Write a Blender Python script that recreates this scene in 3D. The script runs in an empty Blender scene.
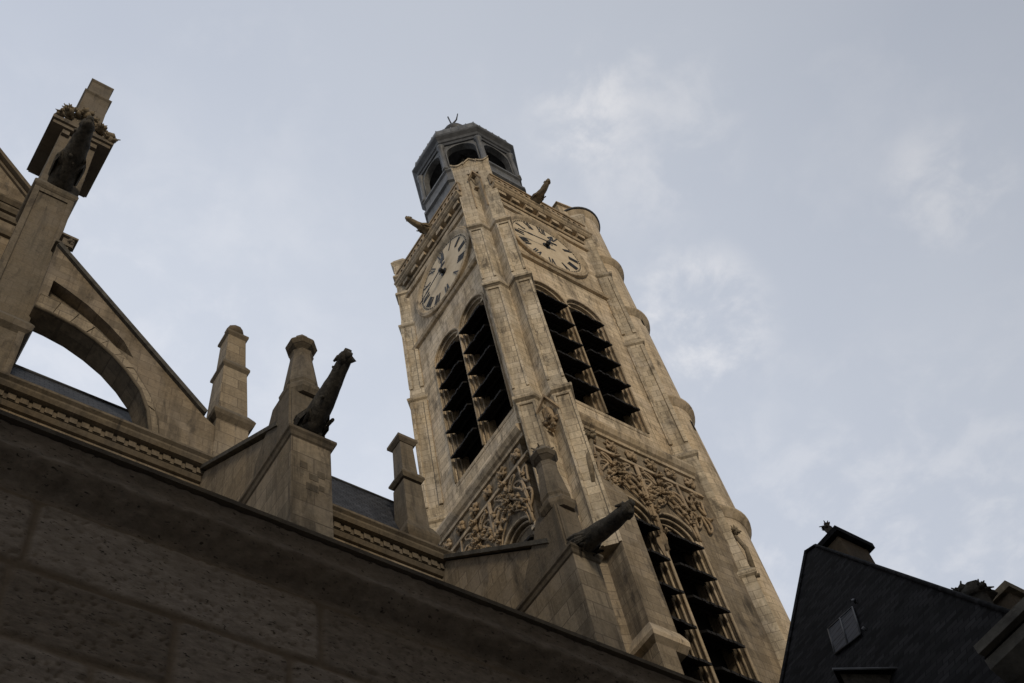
import bpy, bmesh, math, random
from mathutils import Vector, Matrix, noise
random.seed(7)
PI = math.pi
C = bpy.context.scene.collection
sc = bpy.context.scene

# ------------------------------------------------------------------ camera
cam_d = bpy.data.cameras.new('camera'); cam = bpy.data.objects.new('camera', cam_d); C.objects.link(cam)
cam_d.sensor_width = 36; cam_d.lens = 36 * 1221.05 / 1024
cam_d.clip_start = .05; cam_d.clip_end = 5000
R0 = (0.82663671, -0.54339877, -0.1462516); R1 = (0.40599348, 0.75585879, -0.51366019); R2 = (0.38966787, 0.36523318, 0.84543697)
cam.matrix_world = Matrix(((R0[0], -R1[0], -R2[0], 0), (R0[1], -R1[1], -R2[1], 0), (R0[2], -R1[2], -R2[2], 1.6), (0, 0, 0, 1)))
sc.camera = cam

# ------------------------------------------------------------------ world, sun, exposure
SUN_AZ = math.radians(-108); SUN_EL = math.radians(18)       # direction TO the sun, measured from +X
world = bpy.data.worlds.new('World'); sc.world = world; world.use_nodes = True
nt = world.node_tree; nt.nodes.clear()
def N(t, typ, **kw):
    n = t.nodes.new(typ)
    for k, v in kw.items():
        if k.startswith('i_'): n.inputs[k[2:].replace('_', ' ')].default_value = v
        else: setattr(n, k, v)
    return n
out = N(nt, 'ShaderNodeOutputWorld'); bg = N(nt, 'ShaderNodeBackground'); bg.inputs['Strength'].default_value = .1
sky = N(nt, 'ShaderNodeTexSky'); sky.sky_type = 'NISHITA'; sky.sun_disc = False
sky.sun_elevation = SUN_EL; sky.sun_rotation = PI / 2 - SUN_AZ
tc = N(nt, 'ShaderNodeTexCoord')
sep = N(nt, 'ShaderNodeSeparateXYZ'); nt.links.new(tc.outputs['Generated'], sep.inputs[0])
mx = N(nt, 'ShaderNodeMath', operation='MAXIMUM'); nt.links.new(sep.outputs['Z'], mx.inputs[0]); mx.inputs[1].default_value = .12
dv = N(nt, 'ShaderNodeVectorMath', operation='DIVIDE'); cx = N(nt, 'ShaderNodeCombineXYZ')
for i in range(3): nt.links.new(mx.outputs[0], cx.inputs[i])
nt.links.new(tc.outputs['Generated'], dv.inputs[0]); nt.links.new(cx.outputs[0], dv.inputs[1])
def wn(scale, off, detail, rough=.55, dist=0.0):
    mp = N(nt, 'ShaderNodeMapping'); mp.inputs['Location'].default_value = off; nt.links.new(dv.outputs[0], mp.inputs[0])
    n = N(nt, 'ShaderNodeTexNoise'); n.inputs['Scale'].default_value = scale; n.inputs['Detail'].default_value = detail
    n.inputs['Roughness'].default_value = rough; n.inputs['Distortion'].default_value = dist
    nt.links.new(mp.outputs[0], n.inputs[0]); return n
n1 = wn(1.5, (3.1, .7, 0), 6, .5, .2); n2 = wn(6.5, (1.3, 4.2, 0), 9, .6, .15)
r1 = N(nt, 'ShaderNodeValToRGB'); nt.links.new(n1.outputs[0], r1.inputs[0])
e = r1.color_ramp.elements; e[0].position = .30; e[0].color = (5.5, 5.95, 6.9, 1); e[1].position = .72; e[1].color = (6.35, 6.75, 7.5, 1)
r2 = N(nt, 'ShaderNodeValToRGB'); nt.links.new(n2.outputs[0], r2.inputs[0])
e = r2.color_ramp.elements; e[0].position = .55; e[0].color = (0, 0, 0, 1); e[1].position = .85; e[1].color = (.32, .32, .32, 1)
# a few thin cloud banks, each round its own direction in the sky, broken up by noise
n3 = wn(13, (2.2, .4, 0), 10, .6, .25); acc = r2.outputs[0]
for dx, dy, dz, wdt, amp in ((.50, .275, .825, .0035, 1), (.40, .175, .90, .005, .55), (.35, .19, .92, .0015, .6), (.59, .07, .80, .002, .6), (.08, .60, .80, .06, .3), (.72, .34, .62, .04, .45)):
    L_ = math.sqrt(dx * dx + dy * dy + dz * dz)
    dp = N(nt, 'ShaderNodeVectorMath', operation='DOT_PRODUCT'); nt.links.new(tc.outputs['Generated'], dp.inputs[0]); dp.inputs[1].default_value = (dx / L_, dy / L_, dz / L_)
    mr = N(nt, 'ShaderNodeMapRange', interpolation_type='SMOOTHSTEP'); nt.links.new(dp.outputs['Value'], mr.inputs[0]); mr.inputs[1].default_value = 1 - wdt; mr.inputs[2].default_value = 1 - wdt * .08; mr.inputs[3].default_value = 0; mr.inputs[4].default_value = amp
    nr = N(nt, 'ShaderNodeMapRange', interpolation_type='SMOOTHSTEP'); nt.links.new(n3.outputs[0], nr.inputs[0]); nr.inputs[1].default_value = .42; nr.inputs[2].default_value = .70
    ml = N(nt, 'ShaderNodeMath', operation='MULTIPLY'); nt.links.new(mr.outputs[0], ml.inputs[0]); nt.links.new(nr.outputs[0], ml.inputs[1])
    ad_ = N(nt, 'ShaderNodeMath', operation='ADD', use_clamp=True); nt.links.new(acc, ad_.inputs[0]); nt.links.new(ml.outputs[0], ad_.inputs[1]); acc = ad_.outputs[0]
m1 = N(nt, 'ShaderNodeMix', data_type='RGBA'); nt.links.new(acc, m1.inputs['Factor']); nt.links.new(r1.outputs[0], m1.inputs[6]); m1.inputs[7].default_value = (8.1, 8.2, 8.6, 1)
# the cloud deck brightens towards the horizon on the west (+Y) side
g = N(nt, 'ShaderNodeMath', operation='MULTIPLY_ADD'); nt.links.new(sep.outputs['Y'], g.inputs[0]); g.inputs[1].default_value = .66; g.inputs[2].default_value = .80
m3 = N(nt, 'ShaderNodeMix', data_type='RGBA', blend_type='MULTIPLY'); m3.inputs['Factor'].default_value = 1
nt.links.new(m1.outputs[2], m3.inputs[6]); nt.links.new(g.outputs[0], m3.inputs[7])
m2 = N(nt, 'ShaderNodeMix', data_type='RGBA'); m2.inputs['Factor'].default_value = .93
nt.links.new(sky.outputs[0], m2.inputs[6]); nt.links.new(m3.outputs[2], m2.inputs[7])
nt.links.new(m2.outputs[2], bg.inputs[0]); nt.links.new(bg.outputs[0], out.inputs[0])
sun_d = bpy.data.lights.new('sun', 'SUN'); sun_d.energy = 1.5; sun_d.angle = math.radians(12); sun_d.color = (1, .87, .69)
sun = bpy.data.objects.new('sun', sun_d); C.objects.link(sun)
sd = Vector((math.cos(SUN_AZ) * math.cos(SUN_EL), math.sin(SUN_AZ) * math.cos(SUN_EL), math.sin(SUN_EL)))
sun.rotation_euler = sd.to_track_quat('Z', 'Y').to_euler()
vs = sc.view_settings; vs.view_transform = 'Standard'; vs.look = 'None'; vs.exposure = 0; vs.gamma = 1; vs.use_curve_mapping = False

# ------------------------------------------------------------------ materials
def newmat(name, rough=.9):
    m = bpy.data.materials.new(name); m.use_nodes = True; t = m.node_tree
    b = t.nodes['Principled BSDF']; b.inputs['Roughness'].default_value = rough; b.inputs['Specular IOR Level'].default_value = .2
    return m, t, b
def mixc(t, fac, a, b, bt='MIX'):
    n = N(t, 'ShaderNodeMix', data_type='RGBA', blend_type=bt)
    for v, k in ((fac, 'Factor'), (a, 6), (b, 7)):
        if hasattr(v, 'links') or hasattr(v, 'is_linked'): t.links.new(v, n.inputs[k])
        else: n.inputs[k].default_value = v
    return n.outputs[2]
def ramp(t, src, p0, p1, c0=(0, 0, 0, 1), c1=(1, 1, 1, 1)):
    r = N(t, 'ShaderNodeValToRGB'); t.links.new(src, r.inputs[0]); e = r.color_ramp.elements
    e[0].position = p0; e[1].position = p1; e[0].color = c0; e[1].color = c1; return r.outputs[0]
def uvec(t, mode='plane', center=(0, 0)):
    """wall coordinates (along the wall, height, 0) for any upright face, or (angle*r, height) round an axis"""
    geo = N(t, 'ShaderNodeNewGeometry'); sp = N(t, 'ShaderNodeSeparateXYZ'); t.links.new(geo.outputs['Position'], sp.inputs[0])
    cb = N(t, 'ShaderNodeCombineXYZ')
    if mode == 'plane':
        cr = N(t, 'ShaderNodeVectorMath', operation='CROSS_PRODUCT'); t.links.new(geo.outputs['True Normal'], cr.inputs[0]); cr.inputs[1].default_value = (0, 0, 1)
        nm = N(t, 'ShaderNodeVectorMath', operation='NORMALIZE'); t.links.new(cr.outputs[0], nm.inputs[0])
        dt = N(t, 'ShaderNodeVectorMath', operation='DOT_PRODUCT'); t.links.new(nm.outputs[0], dt.inputs[0]); t.links.new(geo.outputs['Position'], dt.inputs[1])
        t.links.new(dt.outputs['Value'], cb.inputs[0])
    else:
        sx = N(t, 'ShaderNodeMath', operation='SUBTRACT'); t.links.new(sp.outputs[0], sx.inputs[0]); sx.inputs[1].default_value = center[0]
        sy = N(t, 'ShaderNodeMath', operation='SUBTRACT'); t.links.new(sp.outputs[1], sy.inputs[0]); sy.inputs[1].default_value = center[1]
        at = N(t, 'ShaderNodeMath', operation='ARCTAN2'); t.links.new(sy.outputs[0], at.inputs[0]); t.links.new(sx.outputs[0], at.inputs[1])
        ml = N(t, 'ShaderNodeMath', operation='MULTIPLY'); t.links.new(at.outputs[0], ml.inputs[0]); ml.inputs[1].default_value = 1.35
        t.links.new(ml.outputs[0], cb.inputs[0])
    t.links.new(sp.outputs[2], cb.inputs[1]); return geo, cb.outputs[0]
def tnoise(t, vec, scale, detail=5, rough=.6, sc3=None, dist=0.0):
    if sc3:
        mp = N(t, 'ShaderNodeMapping'); mp.inputs['Scale'].default_value = sc3; t.links.new(vec, mp.inputs[0]); vec = mp.outputs[0]
    n = N(t, 'ShaderNodeTexNoise'); n.inputs['Scale'].default_value = scale; n.inputs['Detail'].default_value = detail; n.inputs['Roughness'].default_value = rough
    n.inputs['Distortion'].default_value = dist; t.links.new(vec, n.inputs[0]); return n.outputs[0]
def stone(name, base, var, bw=.95, rh=.42, mortar=.014, joint=(.10, .08, .06), mode='plane', center=(0, 0), stain=.55, bump=.30, grime=(.055, .045, .034), jf=.6, up_dark=True):
    m, t, b = newmat(name); geo, uv = uvec(t, mode, center); P = geo.outputs['Position']
    br = N(t, 'ShaderNodeTexBrick'); br.offset = .5; br.squash = 1
    # joints wander a little
    wob = N(t, 'ShaderNodeTexNoise'); wob.inputs['Scale'].default_value = 1.1; wob.inputs['Detail'].default_value = 2; t.links.new(P, wob.inputs[0])
    sb = N(t, 'ShaderNodeVectorMath', operation='SUBTRACT'); t.links.new(wob.outputs['Color'], sb.inputs[0]); sb.inputs[1].default_value = (.5, .5, .5)
    sc_ = N(t, 'ShaderNodeVectorMath', operation='MULTIPLY'); t.links.new(sb.outputs[0], sc_.inputs[0]); sc_.inputs[1].default_value = (.05, .03, 0)
    ad = N(t, 'ShaderNodeVectorMath', operation='ADD'); t.links.new(uv, ad.inputs[0]); t.links.new(sc_.outputs[0], ad.inputs[1])
    t.links.new(ad.outputs[0], br.inputs[0])
    for k, v in (('Color1', (0, 0, 0, 1)), ('Color2', (1, 1, 1, 1)), ('Mortar', (.5, .5, .5, 1)), ('Scale', 1), ('Mortar Size', mortar), ('Mortar Smooth', .35), ('Bias', 0), ('Brick Width', bw), ('Row Height', rh)):
        br.inputs[k].default_value = v
    lo = tuple(c * (1 - var) for c in base) + (1,); hi = tuple(min(1, c * (1 + var)) for c in base) + (1,)
    col = mixc(t, br.outputs['Color'], lo, hi)
    big = ramp(t, tnoise(t, P, .33, 6, .6, dist=.4), .35, .70)
    col = mixc(t, big, col, mixc(t, .5, col, (base[0] * 1.15, base[1] * 1.0, base[2] * .78, 1)))
    fine = tnoise(t, P, 9, 7, .7)
    col = mixc(t, 1, col, ramp(t, fine, .25, .75, (.62, .62, .62, 1), (1.16, 1.16, 1.16, 1)), 'MULTIPLY')
    streak = ramp(t, tnoise(t, P, 1.0, 7, .7, (1.9, 1.9, .13), .4), .47, .66)
    f = N(t, 'ShaderNodeMath', operation='MULTIPLY'); t.links.new(streak, f.inputs[0]); f.inputs[1].default_value = stain
    col = mixc(t, f.outputs[0], col, grime + (1,))
    blot = ramp(t, tnoise(t, P, 2.2, 8, .75, dist=.8), .60, .74)
    f2 = N(t, 'ShaderNodeMath', operation='MULTIPLY'); t.links.new(blot, f2.inputs[0]); f2.inputs[1].default_value = stain * .55
    col = mixc(t, f2.outputs[0], col, grime + (1,))
    crust = ramp(t, tnoise(t, P, .95, 9, .72, (1.6, 1.6, .45), .5), .55, .64)
    f5 = N(t, 'ShaderNodeMath', operation='MULTIPLY'); t.links.new(crust, f5.inputs[0]); f5.inputs[1].default_value = min(1, stain * 1.1)
    col = mixc(t, f5.outputs[0], col, (.05, .042, .034, 1))
    pale = ramp(t, tnoise(t, P, .7, 5, .6, (1, 1, .8), .5), .50, .62)
    col = mixc(t, pale, col, mixc(t, .3, col, (min(1, base[0] * 1.25), min(1, base[1] * 1.28), min(1, base[2] * 1.4), 1)))
    f3 = N(t, 'ShaderNodeMath', operation='MULTIPLY'); t.links.new(br.outputs['Fac'], f3.inputs[0]); f3.inputs[1].default_value = jf
    col = mixc(t, f3.outputs[0], col, joint + (1,))
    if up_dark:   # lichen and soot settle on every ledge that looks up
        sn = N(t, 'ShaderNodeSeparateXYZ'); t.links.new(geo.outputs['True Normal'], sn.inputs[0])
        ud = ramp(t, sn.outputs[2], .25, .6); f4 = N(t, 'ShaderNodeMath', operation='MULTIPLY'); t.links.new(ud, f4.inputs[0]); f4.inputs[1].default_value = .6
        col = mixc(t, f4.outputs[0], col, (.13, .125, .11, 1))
    t.links.new(col, b.inputs['Base Color'])
    h = N(t, 'ShaderNodeMath', operation='MULTIPLY_ADD'); t.links.new(br.outputs['Fac'], h.inputs[0]); h.inputs[1].default_value = -1.0; t.links.new(fine, h.inputs[2])
    bp = N(t, 'ShaderNodeBump'); bp.inputs['Strength'].default_value = bump; bp.inputs['Distance'].default_value = .05
    t.links.new(h.outputs[0], bp.inputs['Height']); t.links.new(bp.outputs[0], b.inputs['Normal']); return m
def plainmat(name, c0, c1, scale=4, rough=.85, bump=.3, dist=.03, sc3=None, spec=.2, p=(.3, .7), metallic=0):
    m, t, b = newmat(name, rough); geo = N(t, 'ShaderNodeNewGeometry'); n = tnoise(t, geo.outputs['Position'], scale, 7, .65, sc3, .3)
    t.links.new(ramp(t, n, p[0], p[1], c0 + (1,), c1 + (1,)), b.inputs['Base Color'])
    bp = N(t, 'ShaderNodeBump'); bp.inputs['Strength'].default_value = bump; bp.inputs['Distance'].default_value = dist
    n2_ = tnoise(t, geo.outputs['Position'], scale * 3, 6, .7)
    t.links.new(n2_, bp.inputs['Height']); t.links.new(bp.outputs[0], b.inputs['Normal'])
    b.inputs['Specular IOR Level'].default_value = spec; b.inputs['Metallic'].default_value = metallic; return m
def slate(name, rough=.6, row=.16, col_=(.022, .024, .030), hi=(.05, .053, .062), horiz='Y', slope_vec=(0, 0, 1)):
    """slate courses: u along the eave, v up the slope"""
    m, t, b = newmat(name, rough); geo = N(t, 'ShaderNodeNewGeometry'); sp = N(t, 'ShaderNodeSeparateXYZ'); t.links.new(geo.outputs['Position'], sp.inputs[0])
    dt = N(t, 'ShaderNodeVectorMath', operation='DOT_PRODUCT'); t.links.new(geo.outputs['Position'], dt.inputs[0]); dt.inputs[1].default_value = slope_vec
    cb = N(t, 'ShaderNodeCombineXYZ'); t.links.new(sp.outputs[{'X': 0, 'Y': 1}[horiz]], cb.inputs[0]); t.links.new(dt.outputs['Value'], cb.inputs[1])
    br = N(t, 'ShaderNodeTexBrick'); t.links.new(cb.outputs[0], br.inputs[0])
    for k, v in (('Color1', col_ + (1,)), ('Color2', hi + (1,)), ('Mortar', (.004, .004, .005, 1)), ('Scale', 1), ('Mortar Size', .012), ('Mortar Smooth', .2), ('Brick Width', row * 1.5), ('Row Height', row)):
        br.inputs[k].default_value = v
    n = tnoise(t, geo.outputs['Position'], 1.3, 6, .65)
    c = mixc(t, 1, br.outputs['Color'], ramp(t, n, .3, .75, (.55, .55, .55, 1), (1.25, 1.25, 1.25, 1)), 'MULTIPLY')
    t.links.new(c, b.inputs['Base Color'])
    bp = N(t, 'ShaderNodeBump'); bp.inputs['Strength'].default_value = .6; bp.inputs['Distance'].default_value = .03; bp.invert = True
    t.links.new(br.outputs['Fac'], bp.inputs['Height']); t.links.new(bp.outputs[0], b.inputs['Normal']); b.inputs['Specular IOR Level'].default_value = .1; return m
TB = (.60, .495, .355)
M = {}
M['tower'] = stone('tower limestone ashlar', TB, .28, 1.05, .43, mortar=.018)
M['tower_diag'] = stone('buttress limestone', (.53, .455, .34), .24, .85, .45, mortar=.018, stain=.65)
M['tower_low_shade'] = stone('weathered shade-toned lower tower limestone', (.27, .222, .158), .28, .9, .42, mortar=.02, stain=.75)  # shade of the low stage painted into the base; stains are real weathering
M['turret'] = stone('turret limestone', TB, .13, 1.1, .42, mode='round', center=(31.0, 21.0))
M['carved'] = stone('carved limestone', (.42, .325, .215), .05, 3, 3, mortar=0, stain=.6, bump=.5)
M['trim'] = stone('moulded limestone', (.50, .41, .29), .12, 1.4, 5, mortar=.01, stain=.6, up_dark=True)
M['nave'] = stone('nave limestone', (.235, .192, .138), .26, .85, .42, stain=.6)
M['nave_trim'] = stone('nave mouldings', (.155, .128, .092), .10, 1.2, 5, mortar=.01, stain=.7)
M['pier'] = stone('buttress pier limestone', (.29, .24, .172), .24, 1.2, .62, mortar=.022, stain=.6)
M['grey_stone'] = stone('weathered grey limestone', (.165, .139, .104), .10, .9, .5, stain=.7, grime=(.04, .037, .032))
M['garg'] = plainmat('soot blackened stone', (.022, .020, .017), (.11, .097, .078), 5, .9, .8, .06)
M['garg_light'] = plainmat('weathered figure stone', (.10, .08, .055), (.30, .24, .16), 4, .9, .6, .05)
M['coping'] = plainmat('dark coping stone', (.035, .032, .028), (.12, .11, .09), 3, .9, .6, .04)
M['louver'] = plainmat('blackened louver wood', (.006, .005, .005), (.020, .018, .016), 6, .8, .3, .02)
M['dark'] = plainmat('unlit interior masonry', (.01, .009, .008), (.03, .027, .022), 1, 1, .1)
M['dial'] = plainmat('clock dial stone', (.52, .42, .29), (.68, .57, .41), 1.6, .8, .15, .02)
M['black'] = plainmat('black painted metal', (.008, .008, .009), (.02, .02, .02), 8, .5, .1, .01, spec=.4)
M['lead'] = plainmat('lead sheet', (.055, .056, .056), (.17, .17, .168), 2.2, .55, .3, .03, (1, 1, .35), .4)
M['lead_dark'] = plainmat('dark lead', (.03, .031, .033), (.09, .092, .096), 2.5, .55, .3, .03, None, .4)
M['slate_nave'] = slate('nave slate', .55, .22, (.035, .038, .046), (.062, .066, .078), 'X', (0, .4, .92))
M['slate_side'] = slate('house slate', .9, .17, (.003, .003, .003), (.024, .023, .024), 'Y', (.51, 0, .86))
M['zinc'] = plainmat('zinc sheet', (.10, .105, .115), (.20, .21, .225), 3, .45, .2, .02, None, .5)
M['house'] = stone('house limestone', (.11, .085, .058), .12, .7, .35, stain=.6)
M['house_far'] = stone('rendered facade stone', (.50, .45, .37), .10, 1.0, .4, stain=.4)  # kept pale so the added house row bounces light onto the near wall
M['ground'] = plainmat('courtyard paving', (.17, .16, .145), (.28, .265, .24), 1.5)

# ------------------------------------------------------------------ mesh helpers
class MB:
    def __init__(s): s.v = []; s.f = []; s.sm = []
    def add(s, vs_, fs, smooth=False):
        o = len(s.v); s.v += [Vector(v) for v in vs_]; s.f += [tuple(o + i for i in f) for f in fs]; s.sm += [smooth] * len(fs); return s
    def box(s, x0, y0, z0, x1, y1, z1):
        v = [(x, y, z) for z in (z0, z1) for y in (y0, y1) for x in (x0, x1)]
        return s.add(v, [(0, 2, 3, 1), (4, 5, 7, 6), (0, 1, 5, 4), (2, 6, 7, 3), (0, 4, 6, 2), (1, 3, 7, 5)])
    def hexa(s, b, t):        # two quads
        return s.add(list(b) + list(t), [(3, 2, 1, 0), (4, 5, 6, 7), (0, 1, 5, 4), (1, 2, 6, 5), (2, 3, 7, 6), (3, 0, 4, 7)])
    def loft(s, loops, smooth=False, cap=True):
        n = len(loops[0]); vs_ = [p for l in loops for p in l]; fs = []
        for i in range(len(loops) - 1):
            for k in range(n):
                a = i * n + k; b = i * n + (k + 1) % n; fs.append((a, b, b + n, a + n))
        if cap: fs.append(tuple(range(n - 1, -1, -1))); fs.append(tuple((len(loops) - 1) * n + k for k in range(n)))
        return s.add(vs_, fs, smooth)
    def prism(s, poly, z0, z1, poly2=None):
        return s.loft([[(x, y, z0) for x, y in poly], [(x, y, z1) for x, y in (poly2 or poly)]])
    def lathe(s, cx, cy, prof, n=24, rot=0, smooth=True):
        return s.loft([[(cx + r * math.cos(rot + 2 * PI * k / n), cy + r * math.sin(rot + 2 * PI * k / n), z) for k in range(n)] for r, z in prof], smooth)
    def tube(s, pts, r, n=6, closed=False, r1=None):
        pts = [Vector(p) for p in pts]; L = len(pts); loops = []
        for i, p in enumerate(pts):
            a = pts[(i - 1) % L] if (closed or i > 0) else p; b = pts[(i + 1) % L] if (closed or i < L - 1) else p
            d = (b - a).normalized(); u = d.orthogonal() if i == 0 else (uu - d * uu.dot(d)); u.normalize(); uu = u
            w = d.cross(u); rr = r if r1 is None else r + (r1 - r) * i / max(1, L - 1)
            loops.append([p + (u * math.cos(2 * PI * k / n) + w * math.sin(2 * PI * k / n)) * rr for k in range(n)])
        if closed:
            vs_ = [p for l in loops for p in l]; fs = []
            for i in range(L):
                for k in range(n):
                    j = (i + 1) % L; fs.append((i * n + k, i * n + (k + 1) % n, j * n + (k + 1) % n, j * n + k))
            return s.add(vs_, fs, True)
        return s.loft(loops, True)
    def blob(s, c, r, sx=1, sy=1, sz=1, seed=0, amp=.25, sub=2):
        bm = bmesh.new(); bmesh.ops.create_icosphere(bm, subdivisions=sub, radius=1); c = Vector(c)
        vs_ = []
        for v in bm.verts:
            k = 1 + amp * noise.noise(v.co * 1.9 + Vector((seed * 3.7, seed, 0))); vs_.append(c + Vector((v.co.x * sx, v.co.y * sy, v.co.z * sz)) * r * k)
        fs = [tuple(v.index for v in f.verts) for f in bm.faces]; bm.free(); return s.add(vs_, fs, True)
    def leaf(s, c, size, seed=0, n=9, up=(0, 0, 1)):
        """a clump of curled carved leaves"""
        rnd = random.Random(seed * 31 + 5); c = Vector(c)
        for i in range(n):
            d = Vector((rnd.uniform(-1, 1), rnd.uniform(-1, 1), rnd.uniform(-.6, 1))).normalized()
            s.blob(c + d * size * .55, size * rnd.uniform(.24, .42), 1, 1, rnd.uniform(.5, 1.1), rnd.random() * 99, .8, 1)
            tip = c + d * size * rnd.uniform(.9, 1.15); b = c + d * size * .3
            s.tube([b, (b + tip) / 2 + Vector((0, 0, size * .15)), tip], size * .14, 4, r1=size * .05)
        return s.blob(c, size * .5, seed=seed, amp=.4)
    def mapped(s, fn): s.v = [Vector(fn(*v)) for v in s.v]; return s
    def build(s, name, mat, parent=None, bevel=0, label=None):
        me = bpy.data.meshes.new(name); o = Vector(org(parent))
        me.from_pydata([v - o for v in s.v], [], s.f); me.update()
        bm = bmesh.new(); bm.from_mesh(me)
        if bevel:
            bmesh.ops.remove_doubles(bm, verts=bm.verts, dist=1e-5); bmesh.ops.recalc_face_normals(bm, faces=bm.faces)
            es = [e_ for e_ in bm.edges if len(e_.link_faces) == 2 and e_.calc_face_angle(0) > .5]
            bmesh.ops.bevel(bm, geom=es, offset=bevel, segments=1, affect='EDGES', clamp_overlap=True)
        bmesh.ops.recalc_face_normals(bm, faces=bm.faces); bm.to_mesh(me); bm.free()
        if not bevel:
            for p, q in zip(me.polygons, s.sm): p.use_smooth = q
        me.materials.append(mat); ob = bpy.data.objects.new(name, me); C.objects.link(ob)
        if parent: ob.parent = parent; ORG[ob.name] = tuple(o)
        if label: ob['label'] = label
        return ob
ORG = {}
def org(p): return (0, 0, 0) if p is None else ORG.get(p.name, (0, 0, 0))
def thing(name, loc, label, cat, group=None):
    o = bpy.data.objects.new(name, None); C.objects.link(o); o.location = loc; o['label'] = label; o['category'] = cat
    if group: o['group'] = group
    ORG[o.name] = tuple(loc); return o
def panel(mb, outer, holes, d0, d1, fn=None):
    """slab between depths d0 and d1 in (s, d, z) with holes, added to mb"""
    bm = bmesh.new(); es = []; 
    for loop in [outer] + holes:
        vs_ = [bm.verts.new((x, 0, z)) for x, z in loop]
        es += [bm.edges.new((vs_[i], vs_[(i + 1) % len(vs_)])) for i in range(len(vs_))]
    bmesh.ops.triangle_fill(bm, use_beauty=True, edges=es, use_dissolve=False); bm.verts.index_update()
    vv = [v.co.copy() for v in bm.verts]; ff = [[v.index for v in f.verts] for f in bm.faces]; bm.free()
    n = len(vv)
    mb.add([(v.x, d0, v.z) for v in vv] + [(v.x, d1, v.z) for v in vv], [tuple(f) for f in ff] + [tuple(i + n for i in reversed(f)) for f in ff])
    k = 0; base = len(mb.v) - 2 * n; add = []
    for loop in [outer] + holes:
        L = len(loop)
        for i in range(L): a = base + k + i; b = base + k + (i + 1) % L; add.append((a, b, b + n, a + n))
        k += L
    mb.f += add; mb.sm += [False] * len(add)
def arch(cx, w, z0, zs, n=14, pointed=0):
    """outline of an arched opening: half width w, sill z0, springing zs"""
    p = [(cx - w, z0), (cx + w, z0)]
    for k in range(n + 1):
        a = PI * k / n; p.append((cx + w * math.cos(a), zs + w * math.sin(a) * (1 + pointed * math.sin(a))))
    return p
def rect(a, b, c, d): return [(a, b), (c, b), (c, d), (a, d)]

# ------------------------------------------------------------------ setting
g_ = MB(); g_.box(-600, -600, -.4, 600, 600, 0); go = g_.build('ground', M['ground']); go['kind'] = 'structure'

# ================================================================== BELL TOWER
tw = thing('bell_tower', (26, 24, 0), 'tall pale limestone bell tower with two clock dials and a lead lantern', 'tower')
FR = lambda s, d, z: (22 + s, 20 - d, z)       # the clock face on the right
FL = lambda s, d, z: (22 - d, 20 + s, z)       # the clock face on the left
def both(fn_build, rest=True):
    for fn in (FR, FL): fn_build(fn)
LW = .45                                        # the lower stage stands proud of the upper
UP = [(2.82, .93), (5.17, .93)]; LO = [(2.72, .88), (4.95, .88)]
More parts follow.
